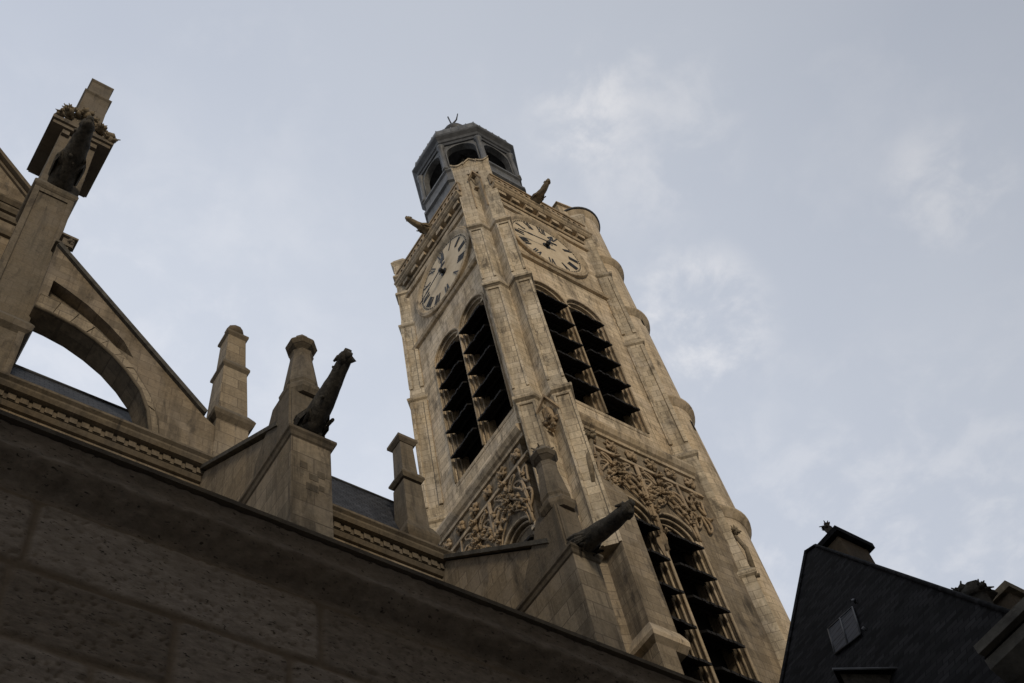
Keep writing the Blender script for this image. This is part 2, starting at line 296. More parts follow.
# inner core keeps the belfry dark and closes the back
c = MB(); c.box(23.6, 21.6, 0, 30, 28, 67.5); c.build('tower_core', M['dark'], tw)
c = MB(); c.box(29.6, 20.6, 0, 30, 28, 67.2); c.box(22.6, 27.6, 0, 29.6, 28, 67.2); c.build('rear_wall', M['tower'], tw)
for fn in (FR, FL):
    w = MB()
    e0 = .0 if fn is FR else .0
    panel(w, rect(1.38, 43.0, 8, 66.6), [arch(c_, 1.155, 45.1, 55.25, 16) for c_, r in UP], 0, -.16)
    panel(w, rect(1.38, 43.0, 8, 66.6), [arch(c_, 1.04, 45.0, 55.25, 16) for c_, r in UP], -.162, -.34)
    panel(w, rect(1.38, 43.0, 8, 66.6), [arch(c_, .93, 44.9, 55.25, 16) for c_, r in UP], -.342, -1.3)
    w.mapped(fn); w.build('upper_wall', M['tower'], tw)
    w = MB()
    panel(w, rect(1.35, 0, 8.2, 42.9), [arch(c_, 1.09, 24.5, 37.0, 16) for c_, r in LO], LW, LW - .2)
    panel(w, rect(1.35, 0, 8.2, 42.9), [arch(c_, .98, 24.4, 37.0, 16) for c_, r in LO], LW - .202, LW - .42)
    panel(w, rect(1.35, 0, 8.2, 42.9), [arch(c_, .88, 24.3, 37.0, 16) for c_, r in LO], LW - .422, -1.3)
    w.mapped(fn); w.build('lower_wall', M['tower_low_shade'], tw)
    # belfry windows: dark backing with the louver boards as sub-parts
    rl = random.Random(11)
    for c_, r, tips, d_, top in [(c_, r, [54.5 - 1.94 * k for k in range(5)], 0, 55.25) for c_, r in UP] + [(c_, r, [36.35 - 1.75 * k for k in range(7)], LW, 37.0) for c_, r in LO]:
        bk = MB(); panel(bk, arch(c_, r + .03, tips[-1] - 1.5, top, 12), [], d_ - .80, d_ - .9); bk.mapped(fn)
        win = bk.build('belfry_window', M['louver'], tw)
        zs, z0 = (55.25, 45.3) if d_ == 0 else (37.0, 25)
        a = MB()
        for rr, dd2, tr in ((r + .245, d_ + .02, .06), (r + .12, d_ - .15, .05), (r + .01, d_ - .34, .045)):
            pts = [(c_ - rr, dd2, z0)] + [(c_ + rr * math.cos(PI - PI * k / 18), dd2, zs + rr * math.sin(PI - PI * k / 18)) for k in range(19)] + [(c_ + rr, dd2, z0)]
            a.tube(pts, tr, 6)
        for sg in (-1, 1): a.box(c_ + sg * (r + .12) - .14, d_ - .30, zs - .12, c_ + sg * (r + .12) + .14, d_ + .03, zs + .06)
        a.mapped(fn); a.build('archivolt', M['trim'], win)
        if d_ == 0:
            a = MB(); a.hexa([(c_ - 1.15, .02, 44.95), (c_ + 1.15, .02, 44.95), (c_ + 1.15, -1.2, 44.95), (c_ - 1.15, -1.2, 44.95)], [(c_ - 1.15, .02, 45.2), (c_ + 1.15, .02, 45.2), (c_ + 1.15, -1.2, 46.2), (c_ - 1.15, -1.2, 46.2)])
            a.mapped(fn); a.build('window_sill', M['trim'], win)
        for zt in tips:
            lb = MB(); zt += rl.uniform(-.03, .03); n_ = 9; hw = r + .02
            xs = [c_ - hw + 2 * hw * i / n_ for i in range(n_ + 1)]
            for i in range(n_):          # planks side by side with ragged front ends
                j = rl.uniform(-.04, .05); g1 = .012
                x0, x1 = xs[i] + g1, xs[i + 1] - g1; f_ = d_ + .26 + j
                lb.hexa([(x0, f_, zt - .04 + j * -.8), (x1, f_, zt - .04 + j * -.8), (x1, d_ - .78, zt + .80), (x0, d_ - .78, zt + .80)],
                        [(x0, f_, zt + .09 + j * -.8), (x1, f_, zt + .09 + j * -.8), (x1, d_ - .78, zt + .87), (x0, d_ - .78, zt + .87)])
            lb.box(c_ - hw, d_ - .40, zt + .30, c_ + hw, d_ - .30, zt + .38)
            lb.mapped(fn); lb.build('louver', M['louver'], win)
    # main string course between the stages, frieze, clock mouldings, cornice (profiles in depth, height)
    def run(mb, s0, s1, prof): mb.loft([[(s0, d_, z_) for d_, z_ in prof], [(s1, d_, z_) for d_, z_ in prof]])
    st = MB(); run(st, .95, 7.5, [(LW - .1, 41.95), (LW + .10, 41.95), (LW + .12, 42.12), (LW + .24, 42.2), (LW + .36, 42.42), (LW + .36, 42.56), (LW + .30, 42.62), (0, 43.25), (-.2, 43.25), (-.2, 41.95)])
    run(st, .95, 7.5, [(LW - .1, 40.75), (LW + .09, 40.8), (LW + .09, 40.9), (LW - .1, 40.98)])
    st.mapped(fn); st.build('string_course', M['trim'], tw)
    cm = MB()
    run(cm, 1.2, 7.9, [(-.1, 58.70), (.16, 58.75), (.24, 58.92), (.14, 59.0), (.1, 59.1), (-.1, 59.2)])
    cm.mapped(fn); cm.build('clock_sill_moulding', M['trim'], tw); cm = MB()
    run(cm, 1.2, 7.9, [(-.1, 64.75), (.14, 64.8), (.18, 64.95), (.1, 65.05), (-.1, 65.1)])
    cm.mapped(fn); cm.build('clock_head_moulding', M['trim'], tw)
    co = MB()
    run(co, 1.2, 8.1, [(-.1, 65.75), (.08, 65.75), (.14, 65.88), (-.1, 66.0)])
    run(co, 1.1, 8.2, [(-.1, 66.35), (.34, 66.4), (.46, 66.52), (.46, 66.64), (.56, 66.72), (.56, 66.84), (-.1, 66.95)])
    for k in range(7):
        s_ = 1.7 + k * .95; co.box(s_ - .26, -.05, 65.98, s_ + .26, .30, 66.36)
    co.mapped(fn); co.build('cornice', M['trim'], tw)
    # pierced balustrade
    bl = MB(); holes = []
    for k in range(17):
        s_ = 1.3 + k * .39
        holes.append([(s_ + .14 * math.cos(a_ * PI / 5), 67.40 + .30 * math.sin(a_ * PI / 5)) for a_ in range(10)])
    panel(bl, rect(1.0, 66.9, 8.0, 67.85), holes, .38, .22)
    run(bl, 1.0, 8.0, [(.16, 67.85), (.44, 67.85), (.46, 67.95), (.40, 68.03), (.16, 68.03)])
    bl.mapped(fn); bl.build('balustrade', M['carved'], tw)
    # frieze of leaf squares
    for k in range(6):
        fr = MB(); s_ = 1.72 + k * 1.06
        for i in range(4):
            a_ = PI / 4 + i * PI / 2
            fr.blob((s_ + .19 * math.cos(a_), LW + .07, 41.42 + .19 * math.sin(a_)), .15, 1, .6, 1, k * 5 + i, 1.1)
            fr.tube([(s_, LW + .12, 41.42), (s_ + .2 * math.cos(a_ + .3), LW + .17, 41.42 + .2 * math.sin(a_ + .3)), (s_ + .33 * math.cos(a_), LW + .08, 41.42 + .33 * math.sin(a_))], .055, 5, r1=.03)
        fr.blob((s_, LW + .1, 41.42), .12, seed=k)
        fr.mapped(fn); fr.build('leaf_square', M['carved'], tw)
    # flamboyant tracery in relief: ogee hoods, mouchettes and crockets
    tr = MB(); d_ = LW + .10
    def T(pts, r_=.05, cl=False): tr.tube([(x, d_ + .02 * math.sin(3 * x + z), z) for x, z in pts], r_, 5, cl)
    def ogee(c_, hw, z0, z1, r_=.06):
        for sg in (-1, 1):
            P0, P1, P2, P3 = (c_ + sg * hw, z0), (c_ + sg * hw, z0 + (z1 - z0) * .75), (c_, z0 + (z1 - z0) * .45), (c_, z1)
            pts = []
            for k in range(15):
                u = k / 14; b_ = ((1 - u) ** 3, 3 * u * (1 - u) ** 2, 3 * u * u * (1 - u), u ** 3)
                pts.append((sum(q[0] * w_ for q, w_ in zip((P0, P1, P2, P3), b_)), sum(q[1] * w_ for q, w_ in zip((P0, P1, P2, P3), b_))))
            T(pts, r_)
            for k in (3, 6, 9, 12): tr.leaf((pts[k][0] + sg * .07, d_ + .1, pts[k][1] + .04), .17, k, 5)
        tr.leaf((c_, d_ + .1, z1 + .05), .26, 3, 8)
    for c_, r in LO:
        ogee(c_, 1.12, 37.1, 40.55, .075); ogee(c_, .95, 37.2, 39.4, .045)
    mid = sum(q[0] for q in LO) / 2
    # the pendant stalk between the two windows
    T([(mid, 35.4), (mid, 40.7)], .09); T([(mid - .16, 36.2), (mid - .12, 39.8)], .045); T([(mid + .16, 36.2), (mid + .12, 39.8)], .045)
    tr.loft([[(mid - q, LW - .05, z_), (mid, LW + q * 1.2, z_), (mid + q, LW - .05, z_)] for q, z_ in ((.04, 35.0), (.24, 35.9), (.2, 36.3))])
    for k in range(7): tr.leaf((mid + (-1) ** k * .2, d_ + .08, 36.5 + k * .62), .2, k + 20, 6)
    def mouchette(cx_, cz_, L, ang, flip, r_=.065):
        pts = []
        for k in range(18):
            u = 2 * PI * k / 18; x = math.cos(u) * L; y = math.sin(u) * L * (.32 + .16 * math.cos(u)) + flip * .28 * L * (math.cos(u) ** 2)
            pts.append((cx_ + x * math.cos(ang) - y * math.sin(ang), cz_ + x * math.sin(ang) + y * math.cos(ang)))
        T(pts, r_, True)
        for q in (4, 13): p_ = pts[q]; tr.tube([(p_[0], d_, p_[1]), (cx_ + (p_[0] - cx_) * .35, d_ + .02, cz_ + (p_[1] - cz_) * .35)], .035, 4)
    rt = random.Random(4)
    for c_ in (LO[0][0], LO[1][0]):
        for sg in (-1, 1):
            mouchette(c_ + sg * .92, 39.55, .46, PI / 2 + sg * .5, sg, .06); mouchette(c_ + sg * .42, 40.25, .34, PI / 2 - sg * .7, -sg, .05)
            T([(c_ + sg * 1.18, 37.6), (c_ + sg * 1.16, 38.9), (c_ + sg * 1.05, 40.6)], .05)
    for x0 in (1.42, 6.42, 7.0): mouchette(x0, 38.5, .5, PI / 2, 1 if x0 > 3 else -1, .06); mouchette(x0, 39.75, .45, PI / 2, -1 if x0 > 3 else 1, .06)
    for k in range(20):
        x0 = rt.uniform(1.2, 7.2); z_ = rt.uniform(38.5, 40.6)
        if any((x0 - q[0]) ** 2 + (z_ - 37.2) ** 2 < 1.7 for q in LO): continue
        tr.leaf((x0, d_ + .05, z_), rt.uniform(.14, .24), k, 7)
    run(tr, 1.1, 7.5, [(LW - .05, 40.62), (LW + .13, 40.66), (LW + .13, 40.74), (LW - .05, 40.78)])
    tr.mapped(fn); tr.build('flamboyant_tracery', M['carved'], tw)
    # sill band of the lower windows
    sb_ = MB(); run(sb_, -.6, 8.3, [(LW - .1, 29.3), (LW + .16, 29.35), (LW + .24, 29.55), (LW + .14, 29.7), (LW - .1, 29.9)]) if False else None
    # ---- clock dial
    cz, cs, rd = 62.0, 4.12, 2.42
    dl = MB(); seg = 56
    ring = lambda r_, d_: [(cs + r_ * math.cos(2 * PI * k / seg), d_, cz + r_ * math.sin(2 * PI * k / seg)) for k in range(seg)]
    dl.loft([ring(rd, -.05), ring(rd, .07)]); dl.mapped(fn)
    dial = dl.build('clock_dial', M['dial'], tw)
    rm = MB(); rm.loft([ring(rd + .36, -.02), ring(rd + .36, .10), ring(rd + .28, .20), ring(rd + .18, .24), ring(rd + .10, .18), ring(rd + .02, .10), ring(rd - .04, .05)], True, cap=False)
    rm.tube(ring(rd + .32, .16), .07, 6, True); rm.mapped(fn); rm.build('dial_surround', M['trim'], dial)
    SG = 1 if fn is FR else -1     # reading direction: on the left face s grows to the reader's left
    def at(r_, hour, off=0, rad=0):
        a_ = hour * PI / 6; ux, uz = math.sin(a_), math.cos(a_)
        return (cs + SG * (ux * r_ + uz * off), cz + uz * r_ - ux * off)
    def bar(mb, p, q, w, d0=.072, d1=.10):
        p = Vector((p[0], 0, p[1])); q = Vector((q[0], 0, q[1])); t_ = (q - p).normalized(); n_ = Vector((t_.z, 0, -t_.x)) * w / 2
        f = [p + n_, q + n_, q - n_, p - n_]
        mb.hexa([(v.x, d0, v.z) for v in f], [(v.x, d1, v.z) for v in f])
    glyph = ['XII', 'I', 'II', 'III', 'IIII', 'V', 'VI', 'VII', 'VIII', 'IX', 'X', 'XI']
    for h, tx in enumerate(glyph):
        g1 = MB(); wid = {'I': .13, 'V': .30, 'X': .30}; tot = sum(wid[c_] for c_ in tx); o_ = -tot / 2; hh = .32; rc = 1.86
        for c_ in tx:
            m_ = o_ + wid[c_] / 2; a0, a1 = rc - hh, rc + hh
            if c_ == 'I': bar(g1, at(a0, h, m_), at(a1, h, m_), .075)
            if c_ == 'V': bar(g1, at(a1, h, m_ - .10), at(a0, h, m_), .085); bar(g1, at(a1, h, m_ + .10), at(a0, h, m_ + .01), .04)
            if c_ == 'X': bar(g1, at(a1, h, m_ - .10), at(a0, h, m_ + .10), .085); bar(g1, at(a1, h, m_ + .10), at(a0, h, m_ - .10), .04, .102, .11)
            o_ += wid[c_]
        g1.mapped(fn); g1.build('numeral', M['black'], dial)
    mt = MB()
    for k in range(60):
        bar(mt, at(2.26, k / 5), at(2.33 if k % 5 else 2.35, k / 5), .035 if k % 5 else .07)
    for r_ in (2.26, 2.335): mt.tube([(cs + r_ * math.cos(2 * PI * k / 60), .075, cz + r_ * math.sin(2 * PI * k / 60)) for k in range(60)], .008, 4, True)
    mt.mapped(fn); mt.build('minute_track', M['black'], dial)
    hd = MB(); tmin = 43; mh = tmin / 5; hhh = 12 + tmin / 60
    bar(hd, at(-.5, mh), at(2.24, mh), .07, .34, .37); bar(hd, at(-.55, mh), at(-.2, mh), .17, .34, .37); bar(hd, at(1.2, mh), at(1.55, mh), .13, .335, .375)
    hd.mapped(fn); hd.build('minute_hand', M['black'], dial)
    hd = MB(); bar(hd, at(-.3, hhh), at(1.15, hhh), .12, .28, .31)
    bar(hd, at(.72, hhh, -.20), at(1.30, hhh), .08, .28, .312); bar(hd, at(.72, hhh, .20), at(1.30, hhh), .08, .28, .313); bar(hd, at(.72, hhh, -.22), at(.72, hhh, .22), .07, .28, .314)
    hd.mapped(fn); hd.build('hour_hand', M['black'], dial)
    hb = MB(); hb.tube([(cs, .06, cz), (cs, .40, cz)], .13, 10); hb.tube([(cs, .06, cz), (cs, .12, cz)], .26, 14); hb.mapped(fn); hb.build('hand_spindle', M['black'], dial)

# ---- corner buttress, diagonal, with a re-entrant groove between its two faces
r2 = math.sqrt(.5)
def diag(q, t_): return ((q + t_ * math.sqrt(2)) / 2, (q - t_ * math.sqrt(2)) / 2)   # q = x+y, t = (x-y)/sqrt2
TCS = {42.05: 1.60, 42.30: 1.57, 42.60: 1.52, 42.95: 1.47}
def dpoly(q, hw=1.23, inn=.38, dep=.62, tc_=None):
    if tc_ is None: tc_ = TCS.get(round(q + .2, 2), TCS[min(TCS, key=lambda k: abs(k - q))])
    return [diag(44.6, tc_ - hw), diag(q, tc_ - hw), diag(q, tc_ - inn), diag(q + dep, tc_), diag(q, tc_ + inn), diag(q, tc_ + hw), diag(44.6, tc_ + hw)]
cb = MB()
secs = [(34.0, 43.95, 42.05, 1.20), (43.95, 54.45, 42.30, 1.18), (54.45, 61.5, 42.60, 1.16), (61.5, 70.3, 42.95, 1.13)]
for i, (z0, z1, q, hw) in enumerate(secs):
    cb.prism(dpoly(q, hw), z0, z1)
    if i < 3:
        q2, hw2 = secs[i + 1][2:]
        cb.prism(dpoly(q, hw), z1 + .24, z1 + 1.2, dpoly(q2 - .002, hw2 + .002, tc_=TCS[q2]))
cob = cb.build('corner_buttress', M['tower_diag'], tw)
for i, (z0, z1, q, hw) in enumerate(secs[:3]):
    dm = MB(); dm.loft([[(x, y, z) for x, y in dpoly(qq, hh, tc_=tc0)] for qq, hh, z, tc0 in [v_ + (TCS[q],) for v_ in ((q - .004, hw + .003, z1 - .06), (q - .22, hw + .09, z1 + .02), (q - .26, hw + .11, z1 + .12), (q - .22, hw + .09, z1 + .24), (q - .01, hw + .01, z1 + .34))]])
    dm.build('set_off_moulding', M['tower_diag'], cob)
# raised edge fillets on both faces
dm = MB()
for i, (z0, z1, q, hw) in enumerate(secs):
    TC = TCS[q]; zt = z1 - .35; zb = max(z0 + (1.25 if i else 0), 34)
    for a_, b_ in ((-hw, -.38), (.38, hw)):
        for t0, t1 in ((a_ + .001, a_ + .14), (b_ - .14, b_ - .001)) if i < 3 else ():
            p0 = diag(q + .02, TC + t0); p1 = diag(q + .02, TC + t1); p2 = diag(q - .09, TC + t1 - .02); p3 = diag(q - .09, TC + t0 + .02)
            dm.prism([p0, p1, p2, p3], zb, zt)
        if i in (0, 1, 2):
            p0 = diag(q + .02, TC + a_ + .01); p1 = diag(q + .02, TC + b_ - .01); p2 = diag(q - .09, TC + b_ - .01); p3 = diag(q - .09, TC + a_ + .01)
            dm.prism([p0, p1, p2, p3], zt, zt + .16)
dm.build('edge_fillets', M['tower_diag'], cob)
# gablets in the groove: below the middle set-off and near the top
for zc, q, s_, top_ in ((42.6, 42.05, 1.0, 0), (68.0, 42.95, .8, 1)):
    gb = MB(); TC = TCS[q]
    for sg in (-1, 1):
        a0 = diag(q - .05, TC); a1 = diag(q - .02, TC + sg * .46 * s_); b0 = diag(q - .32, TC); b1 = diag(q - .2, TC + sg * .5 * s_)
        gb.loft([[(*a0, zc + .95), (*b0, zc + .95), (*b0, zc + 1.15), (*a0, zc + 1.15)], [(*a1, zc), (*b1, zc), (*b1, zc + .2), (*a1, zc + .2)]])
        if top_:
            c0 = diag(q - .01, TC + sg * .40); c1 = diag(q - .10, TC + sg * .34); gb.loft([[(*c0, zc), (*c1, zc), (*diag(q - .01, TC + sg * .28), zc)], [(*c0, zc - 3.6), (*c1, zc - 3.6), (*diag(q - .01, TC + sg * .28), zc - 3.6)]])
    if not top_: gb.prism([diag(q + .5, TC - .28), diag(q + .1, TC - .2), diag(q + .02, TC), diag(q + .1, TC + .2), diag(q + .5, TC + .28)], zc - .3, zc + .5)
    if not top_: x_, y_ = diag(q + .05, TC); gb.leaf((x_, y_, zc - .5), .38, int(zc), 12); gb.leaf((x_, y_, zc - .95), .26, int(zc) + 4, 8)
    else: x_, y_ = diag(q + .3, TC); gb.leaf((x_, y_, zc - .5), .20, 3, 6)
    gb.build('niche_canopy', M['carved'], cob)
# ogee crown of the corner buttress
cr = MB(); q, hw = 42.95, 1.13
for t0, t1, cx0 in ((-hw, -.36, 0), (-.40, .40, 1), (.36, hw, 2)):
    n_ = 8; F = []; B_ = []
    for k in range(n_ + 1):
        u = k / n_; t_ = t0 + (t1 - t0) * u
        h_ = (.55 * (1 - abs(2 * u - 1)) ** .8 + .15) if cx0 == 1 else (.28 - .3 * math.sin(PI * u) + .1)
        F.append((*diag(q - .22, 1.47 + t_ * 1.06), 70.3 + h_)); B_.append((*diag(44.2, 1.47 + t_), 70.3 + h_ + .25))
    for k in range(n_): cr.hexa([F[k], F[k + 1], B_[k + 1], B_[k]], [(p[0], p[1], p[2] + .16) for p in (F[k], F[k + 1], B_[k + 1], B_[k])])
    for k in range(n_): cr.hexa([(*diag(q - .01, 1.47 + t0 + (t1 - t0) * (k + j) / n_), 70.25) for j in (0, 1)] + [(*diag(44.0, 1.47 + t0 + (t1 - t0) * (k + j) / n_), 70.25) for j in (1, 0)], [(F[k][0] + .05, F[k][1] + .05, F[k][2]), (F[k + 1][0] + .05, F[k + 1][1] + .05, F[k + 1][2]), (B_[k + 1][0], B_[k + 1][1], F[k + 1][2]), (B_[k][0], B_[k][1], F[k][2])])
cr.prism([diag(q + .9, 1.47 - .5), diag(q - .004, 1.47 - .42), diag(q - .004, 1.47 + .42), diag(q + .9, 1.47 + .5)], 69.2, 70.42)
cr.build('ogee_crown', M['tower_diag'], cob)

# ---- rotated side buttresses at the far corner of each face
for fn in (FR, FL):
    bb = MB()
    def bp(g_): return [(7.50 - g_ * .3, -1.2), (7.58 - g_, -.10), (7.62 - g_ * .8, .0), (8.14, .48 + g_ * 1.0), (8.55 + g_ * .7, .10), (8.62 + g_ * .7, -1.2)]
    sec = [(0, 30.2, .48), (30.2, 36.0, .34), (36.0, 44.0, .22), (44.0, 53.9, .12), (53.9, 61.5, .04), (61.5, 69.1, -.04)]
    mls = []
    for i, (z0, z1, g_) in enumerate(sec):
        bb.prism(bp(g_), z0, z1 + (.3 if i == 5 else 0))
        if i < 5:
            bb.prism(bp(g_), z1, z1 + (1.0 if i > 1 else 1.8), bp(sec[i + 1][2] + .002))
            mo = MB(); mls.append(mo); mo.loft([[(x, y, z) for x, y in bp(gg)] for gg, z in ((g_ + .004, z1 - .12), (g_ + .16, z1 - .04), (g_ + .20, z1 + .06), (g_ + .16, z1 + .16), (g_ + .0, z1 + .34))])
    if fn is FL:
        for z_ in (67.4, 65.2): mo = MB(); mls.append(mo); mo.loft([[(x, y, z) for x, y in bp(gg)] for gg, z in ((-.04, z_), (.14, z_ + .1), (.1, z_ + .35), (-.04, z_ + .4))])
    mo = MB(); mls.append(mo); mo.loft([[(x, y, z) for x, y in bp(gg)] for gg, z in ((-.04, 69.0), (.12, 69.2), (.18, 69.35), (.10, 69.5), (-.1, 69.9))])
    for z0, z1, g_ in sec[3:5]:    # edge fillets on the visible flank
        bb.prism([(7.60 - g_, -.02), (7.56 - g_, .06), (7.68 - g_, .18), (7.74 - g_ * .8, .08)], z0 + 1.1, z1 - .3)
        bb.prism([(8.0, .32 + g_), (7.97, .41 + g_), (8.12, .53 + g_), (8.14, .45 + g_)], z0 + 1.1, z1 - .3)
    bb.mapped(fn); sbt = bb.build('side_buttress', M['tower_diag'], tw)
    for mo in mls: mo.mapped(fn); mo.build('set_off_moulding', M['tower_diag'], sbt)
    if fn is FR:      # gablet with a carved finial where the set-off meets the turret
        fg = MB(); fg.tube([fn(8.3, .75, 36.2), fn(8.36, .85, 37.5), fn(8.36, .62, 38.6)], .13, 6, r1=.07); fg.leaf(fn(8.36, .7, 38.7), .30, 8, 9)
        fg.tube([fn(8.36, .9, 35.9), fn(7.9, .35, 36.1)], .1, 5); fg.build('carved_finial', M['garg_light'], sbt)

# ---- lower buttress with steep weathering, beside the lower windows
lb = MB()
lb.prism([(22.95, 19.05), (24.15, 19.05), (24.15, 21.5), (22.95, 21.5)], 29.9, 37.2)
lb.hexa([(22.95, 19.05, 37.2), (24.15, 19.05, 37.2), (24.15, 21, 37.2), (22.95, 21, 37.2)], [(23.0, 20.0, 39.9), (24.1, 19.75, 39.9), (24.1, 21, 39.9), (23.0, 21, 39.9)])
lb.prism([(21.9, 21.0), (22.95, 21.0), (22.95, 24), (21.9, 24)], 0, 41)
lb.prism([(22.2, 20.3), (23.2, 19.9), (23.2, 21.5), (22.2, 21.5)], 0, 40.8)
lb.prism([(22.9, 19.0), (23.7, 19.0), (23.7, 21.5), (22.9, 21.5)], 0, 29.0)
low = lb.build('lower_buttress', M['tower_low_shade'], tw)
sb_ = MB(); sb_.loft([[(x0, y0, z), (24.25, y0, z), (24.25, 21, z), (x0, 21, z)] for x0, y0, z in ((22.96, 19.06, 29.0), (22.72, 18.82, 29.15), (22.68, 18.78, 29.3), (22.74, 18.84, 29.5), (22.94, 19.04, 29.95))])
sb_.build('sill_course', M['trim'], low)
fg = MB(); fg.tube([(22.9, 19.4, 37.6), (22.95, 19.2, 39.2), (23.25, 19.1, 40.4)], .22, 6, r1=.10); fg.leaf((23.2, 19.1, 40.6), .36, 5, 10)
fg.build('carved_finial', M['garg_light'], low)

# ---- stair turret at the far right corner
sx, sy = 31.0, 21.0; tt = MB()
prof = [(1.60, 0), (1.60, 30), (1.56, 40.4), (1.47, 49), (1.41, 58), (1.36, 64), (1.33, 71.0)]
tt.lathe(sx, sy, prof, 40); tur = tt.build('stair_turret', M['turret'], tw)
for z_, r_ in ((40.4, 1.56), (49.0, 1.47), (57.9, 1.41), (64.1, 1.36)):
    rg = MB(); rg.lathe(sx, sy, [(r_ - .05, z_ - .45), (r_ + .04, z_ - .40), (r_ + .10, z_ - .2), (r_ + .26, z_ - .06), (r_ + .28, z_ + .06), (r_ + .2, z_ + .12), (r_ - .05, z_ + .6)], 40)
    rg.build('ring_moulding', M['trim'], tur)
cp = MB(); cp.lathe(sx, sy, [(1.30, 70.1), (1.36, 70.3), (1.46, 70.55), (1.52, 70.75), (1.52, 70.85)], 40); cp.build('turret_cornice', M['trim'], tur)
cp = MB(); cp.lathe(sx, sy, [(1.53, 70.86), (1.62, 70.88), (1.62, 71.0), (.9, 71.2), (.1, 71.3)], 40); cp.build('turret_cap', M['lead_dark'], tur)
cp = MB(); cp.hexa([(29.25, 20.35, 67.2), (31, 20.0, 67.2), (31, 21.4, 67.2), (29.25, 21.4, 67.2)], [(29.25, 20.35, 71.8), (31, 19.8, 70.9), (31, 21.4, 70.9), (29.25, 21.4, 71.8)]); cp.hexa([(29.15, 20.22, 71.81), (31, 19.68, 70.92), (31, 21.4, 70.92), (29.15, 21.4, 71.81)], [(29.15, 20.22, 71.93), (31, 19.68, 71.03), (31, 21.4, 71.03), (29.15, 21.4, 71.93)]); cp.build('turret_parapet', M['tower'], tur)
sl = MB()
for z_ in (57.0, 47.0, 38.0): 
    a_ = math.atan2(-1.38, .35); r_ = 1.43 if z_ > 50 else 1.5
    for j in (0,): 
        ux, uy = math.cos(a_), math.sin(a_); tx, ty = -uy, ux
        sl.hexa([(sx + ux * (r_ - .2) + tx * k, sy + uy * (r_ - .2) + ty * k, z) for k, z in ((-.09, z_), (.09, z_), (.09, z_ + .75), (-.09, z_ + .75))],
                [(sx + ux * (r_ + .01) + tx * k, sy + uy * (r_ + .01) + ty * k, z) for k, z in ((-.09, z_), (.09, z_), (.09, z_ + .75), (-.09, z_ + .75))])
sl.build('slit_window', M['dark'], tur)

# ---- lead lantern
lx, ly, lr = 25.9, 24.1, 3.35
oc = lambda r_, z: [(lx + r_ * math.cos(math.radians(22.5 + 45 * k)), ly + r_ * math.sin(math.radians(22.5 + 45 * k)), z) for k in range(8)]
rf = MB(); rf.box(23.6, 21.6, 66.6, 30, 28, 67.3); rf.build('tower_roof', M['lead_dark'], tw)
bs = MB(); bs.loft([oc(r_, z) for r_, z in ((3.45, 67.3), (3.45, 72.6), (3.62, 72.7), (3.62, 73.0), (3.42, 73.1), (3.42, 74.3), (3.56, 74.4), (3.56, 74.6), (3.3, 74.65))])
lan = bs.build('lantern', M['lead'], tw, label='grey lead sheathed octagonal lantern with open arches')
wl = MB()
for k in range(8):
    a0 = math.radians(22.5 + 45 * k); a1 = a0 + PI / 4; p0 = Vector((math.cos(a0), math.sin(a0))) * lr; p1 = Vector((math.cos(a1), math.sin(a1))) * lr
    L = (p1 - p0).length; t_ = (p1 - p0) / L; nn = -(p0 + p1).normalized()
    w = MB(); panel(w, rect(0, 74.62, L, 79.2), [arch(L / 2, .98, 74.9, 77.35, 14)], 0, .38)
    pts = [(L / 2 + 1.03 * math.cos(PI * j / 12), -.02, 77.35 + 1.03 * math.sin(PI * j / 12)) for j in range(13)]; w.tube([(L / 2 + 1.03, -.02, 74.9)] + pts + [(L / 2 - 1.03, -.02, 74.9)], .06, 6)
    w.mapped(lambda s, d, z: (lx + p0.x + t_.x * s + nn.x * d, ly + p0.y + t_.y * s + nn.y * d, z))
    w.build('arched_bay', M['lead'], lan)
for k in range(8):
    a0 = math.radians(22.5 + 45 * k); x_, y_ = lx + (lr + .02) * math.cos(a0), ly + (lr + .02) * math.sin(a0)
    w = MB(); w.lathe(x_, y_, [(.26, 74.6), (.26, 74.9), (.19, 75.0), (.17, 78.2), (.27, 78.35), (.28, 78.6)], 10); w.build('column', M['lead'], lan)
w = MB(); w.loft([oc(r_, z) for r_, z in ((3.38, 78.62), (3.46, 78.64), (3.46, 79.0), (3.55, 79.05), (3.62, 79.3), (3.86, 79.55), (3.90, 79.72), (3.84, 79.85), (3.60, 79.95))]); w.build('lantern_cornice', M['lead_dark'], lan)
w = MB(); w.loft([oc(r_, z) for r_, z in ((3.58, 79.9), (3.55, 80.8), (3.50, 81.3), (3.2, 81.7), (2.4, 82.6), (1.7, 84.0), (1.0, 86.0), (.75, 87.2))])
for k in range(8):
    for j in range(5):
        a0 = math.radians(22.5 + 45 * k); a1 = a0 + PI / 4; u = j / 5
        x_ = lx + 3.55 * (math.cos(a0) * (1 - u) + math.cos(a1) * u); y_ = ly + 3.55 * (math.sin(a0) * (1 - u) + math.sin(a1) * u)
        w.tube([(x_, y_, 79.95), (x_, y_, 80.8), (lx + (x_ - lx) * .98, ly + (y_ - ly) * .98, 81.35)], .05, 6)
rfz = w.build('lantern_roof', M['lead'], lan)
w = MB(); w.lathe(lx, ly, [(.75, 87.0), (1.0, 87.3), (1.0, 87.6), (.8, 88.2), (.45, 88.7), (.15, 89.0), (.07, 89.6)], 24); w.build('roof_cap', M['lead_dark'], lan)
w = MB(); w.tube([(lx, ly, 89.4), (lx - .1, ly + .1, 91.6)], .06, 6)
w.tube([(lx, ly, 89.8), (lx + .3, ly - .3, 90.6), (lx + .42, ly - .5, 91.6)], .09, 5, r1=.04); w.blob((lx, ly, 89.8), .18); w.build('weather_vane', M['black'], lan)
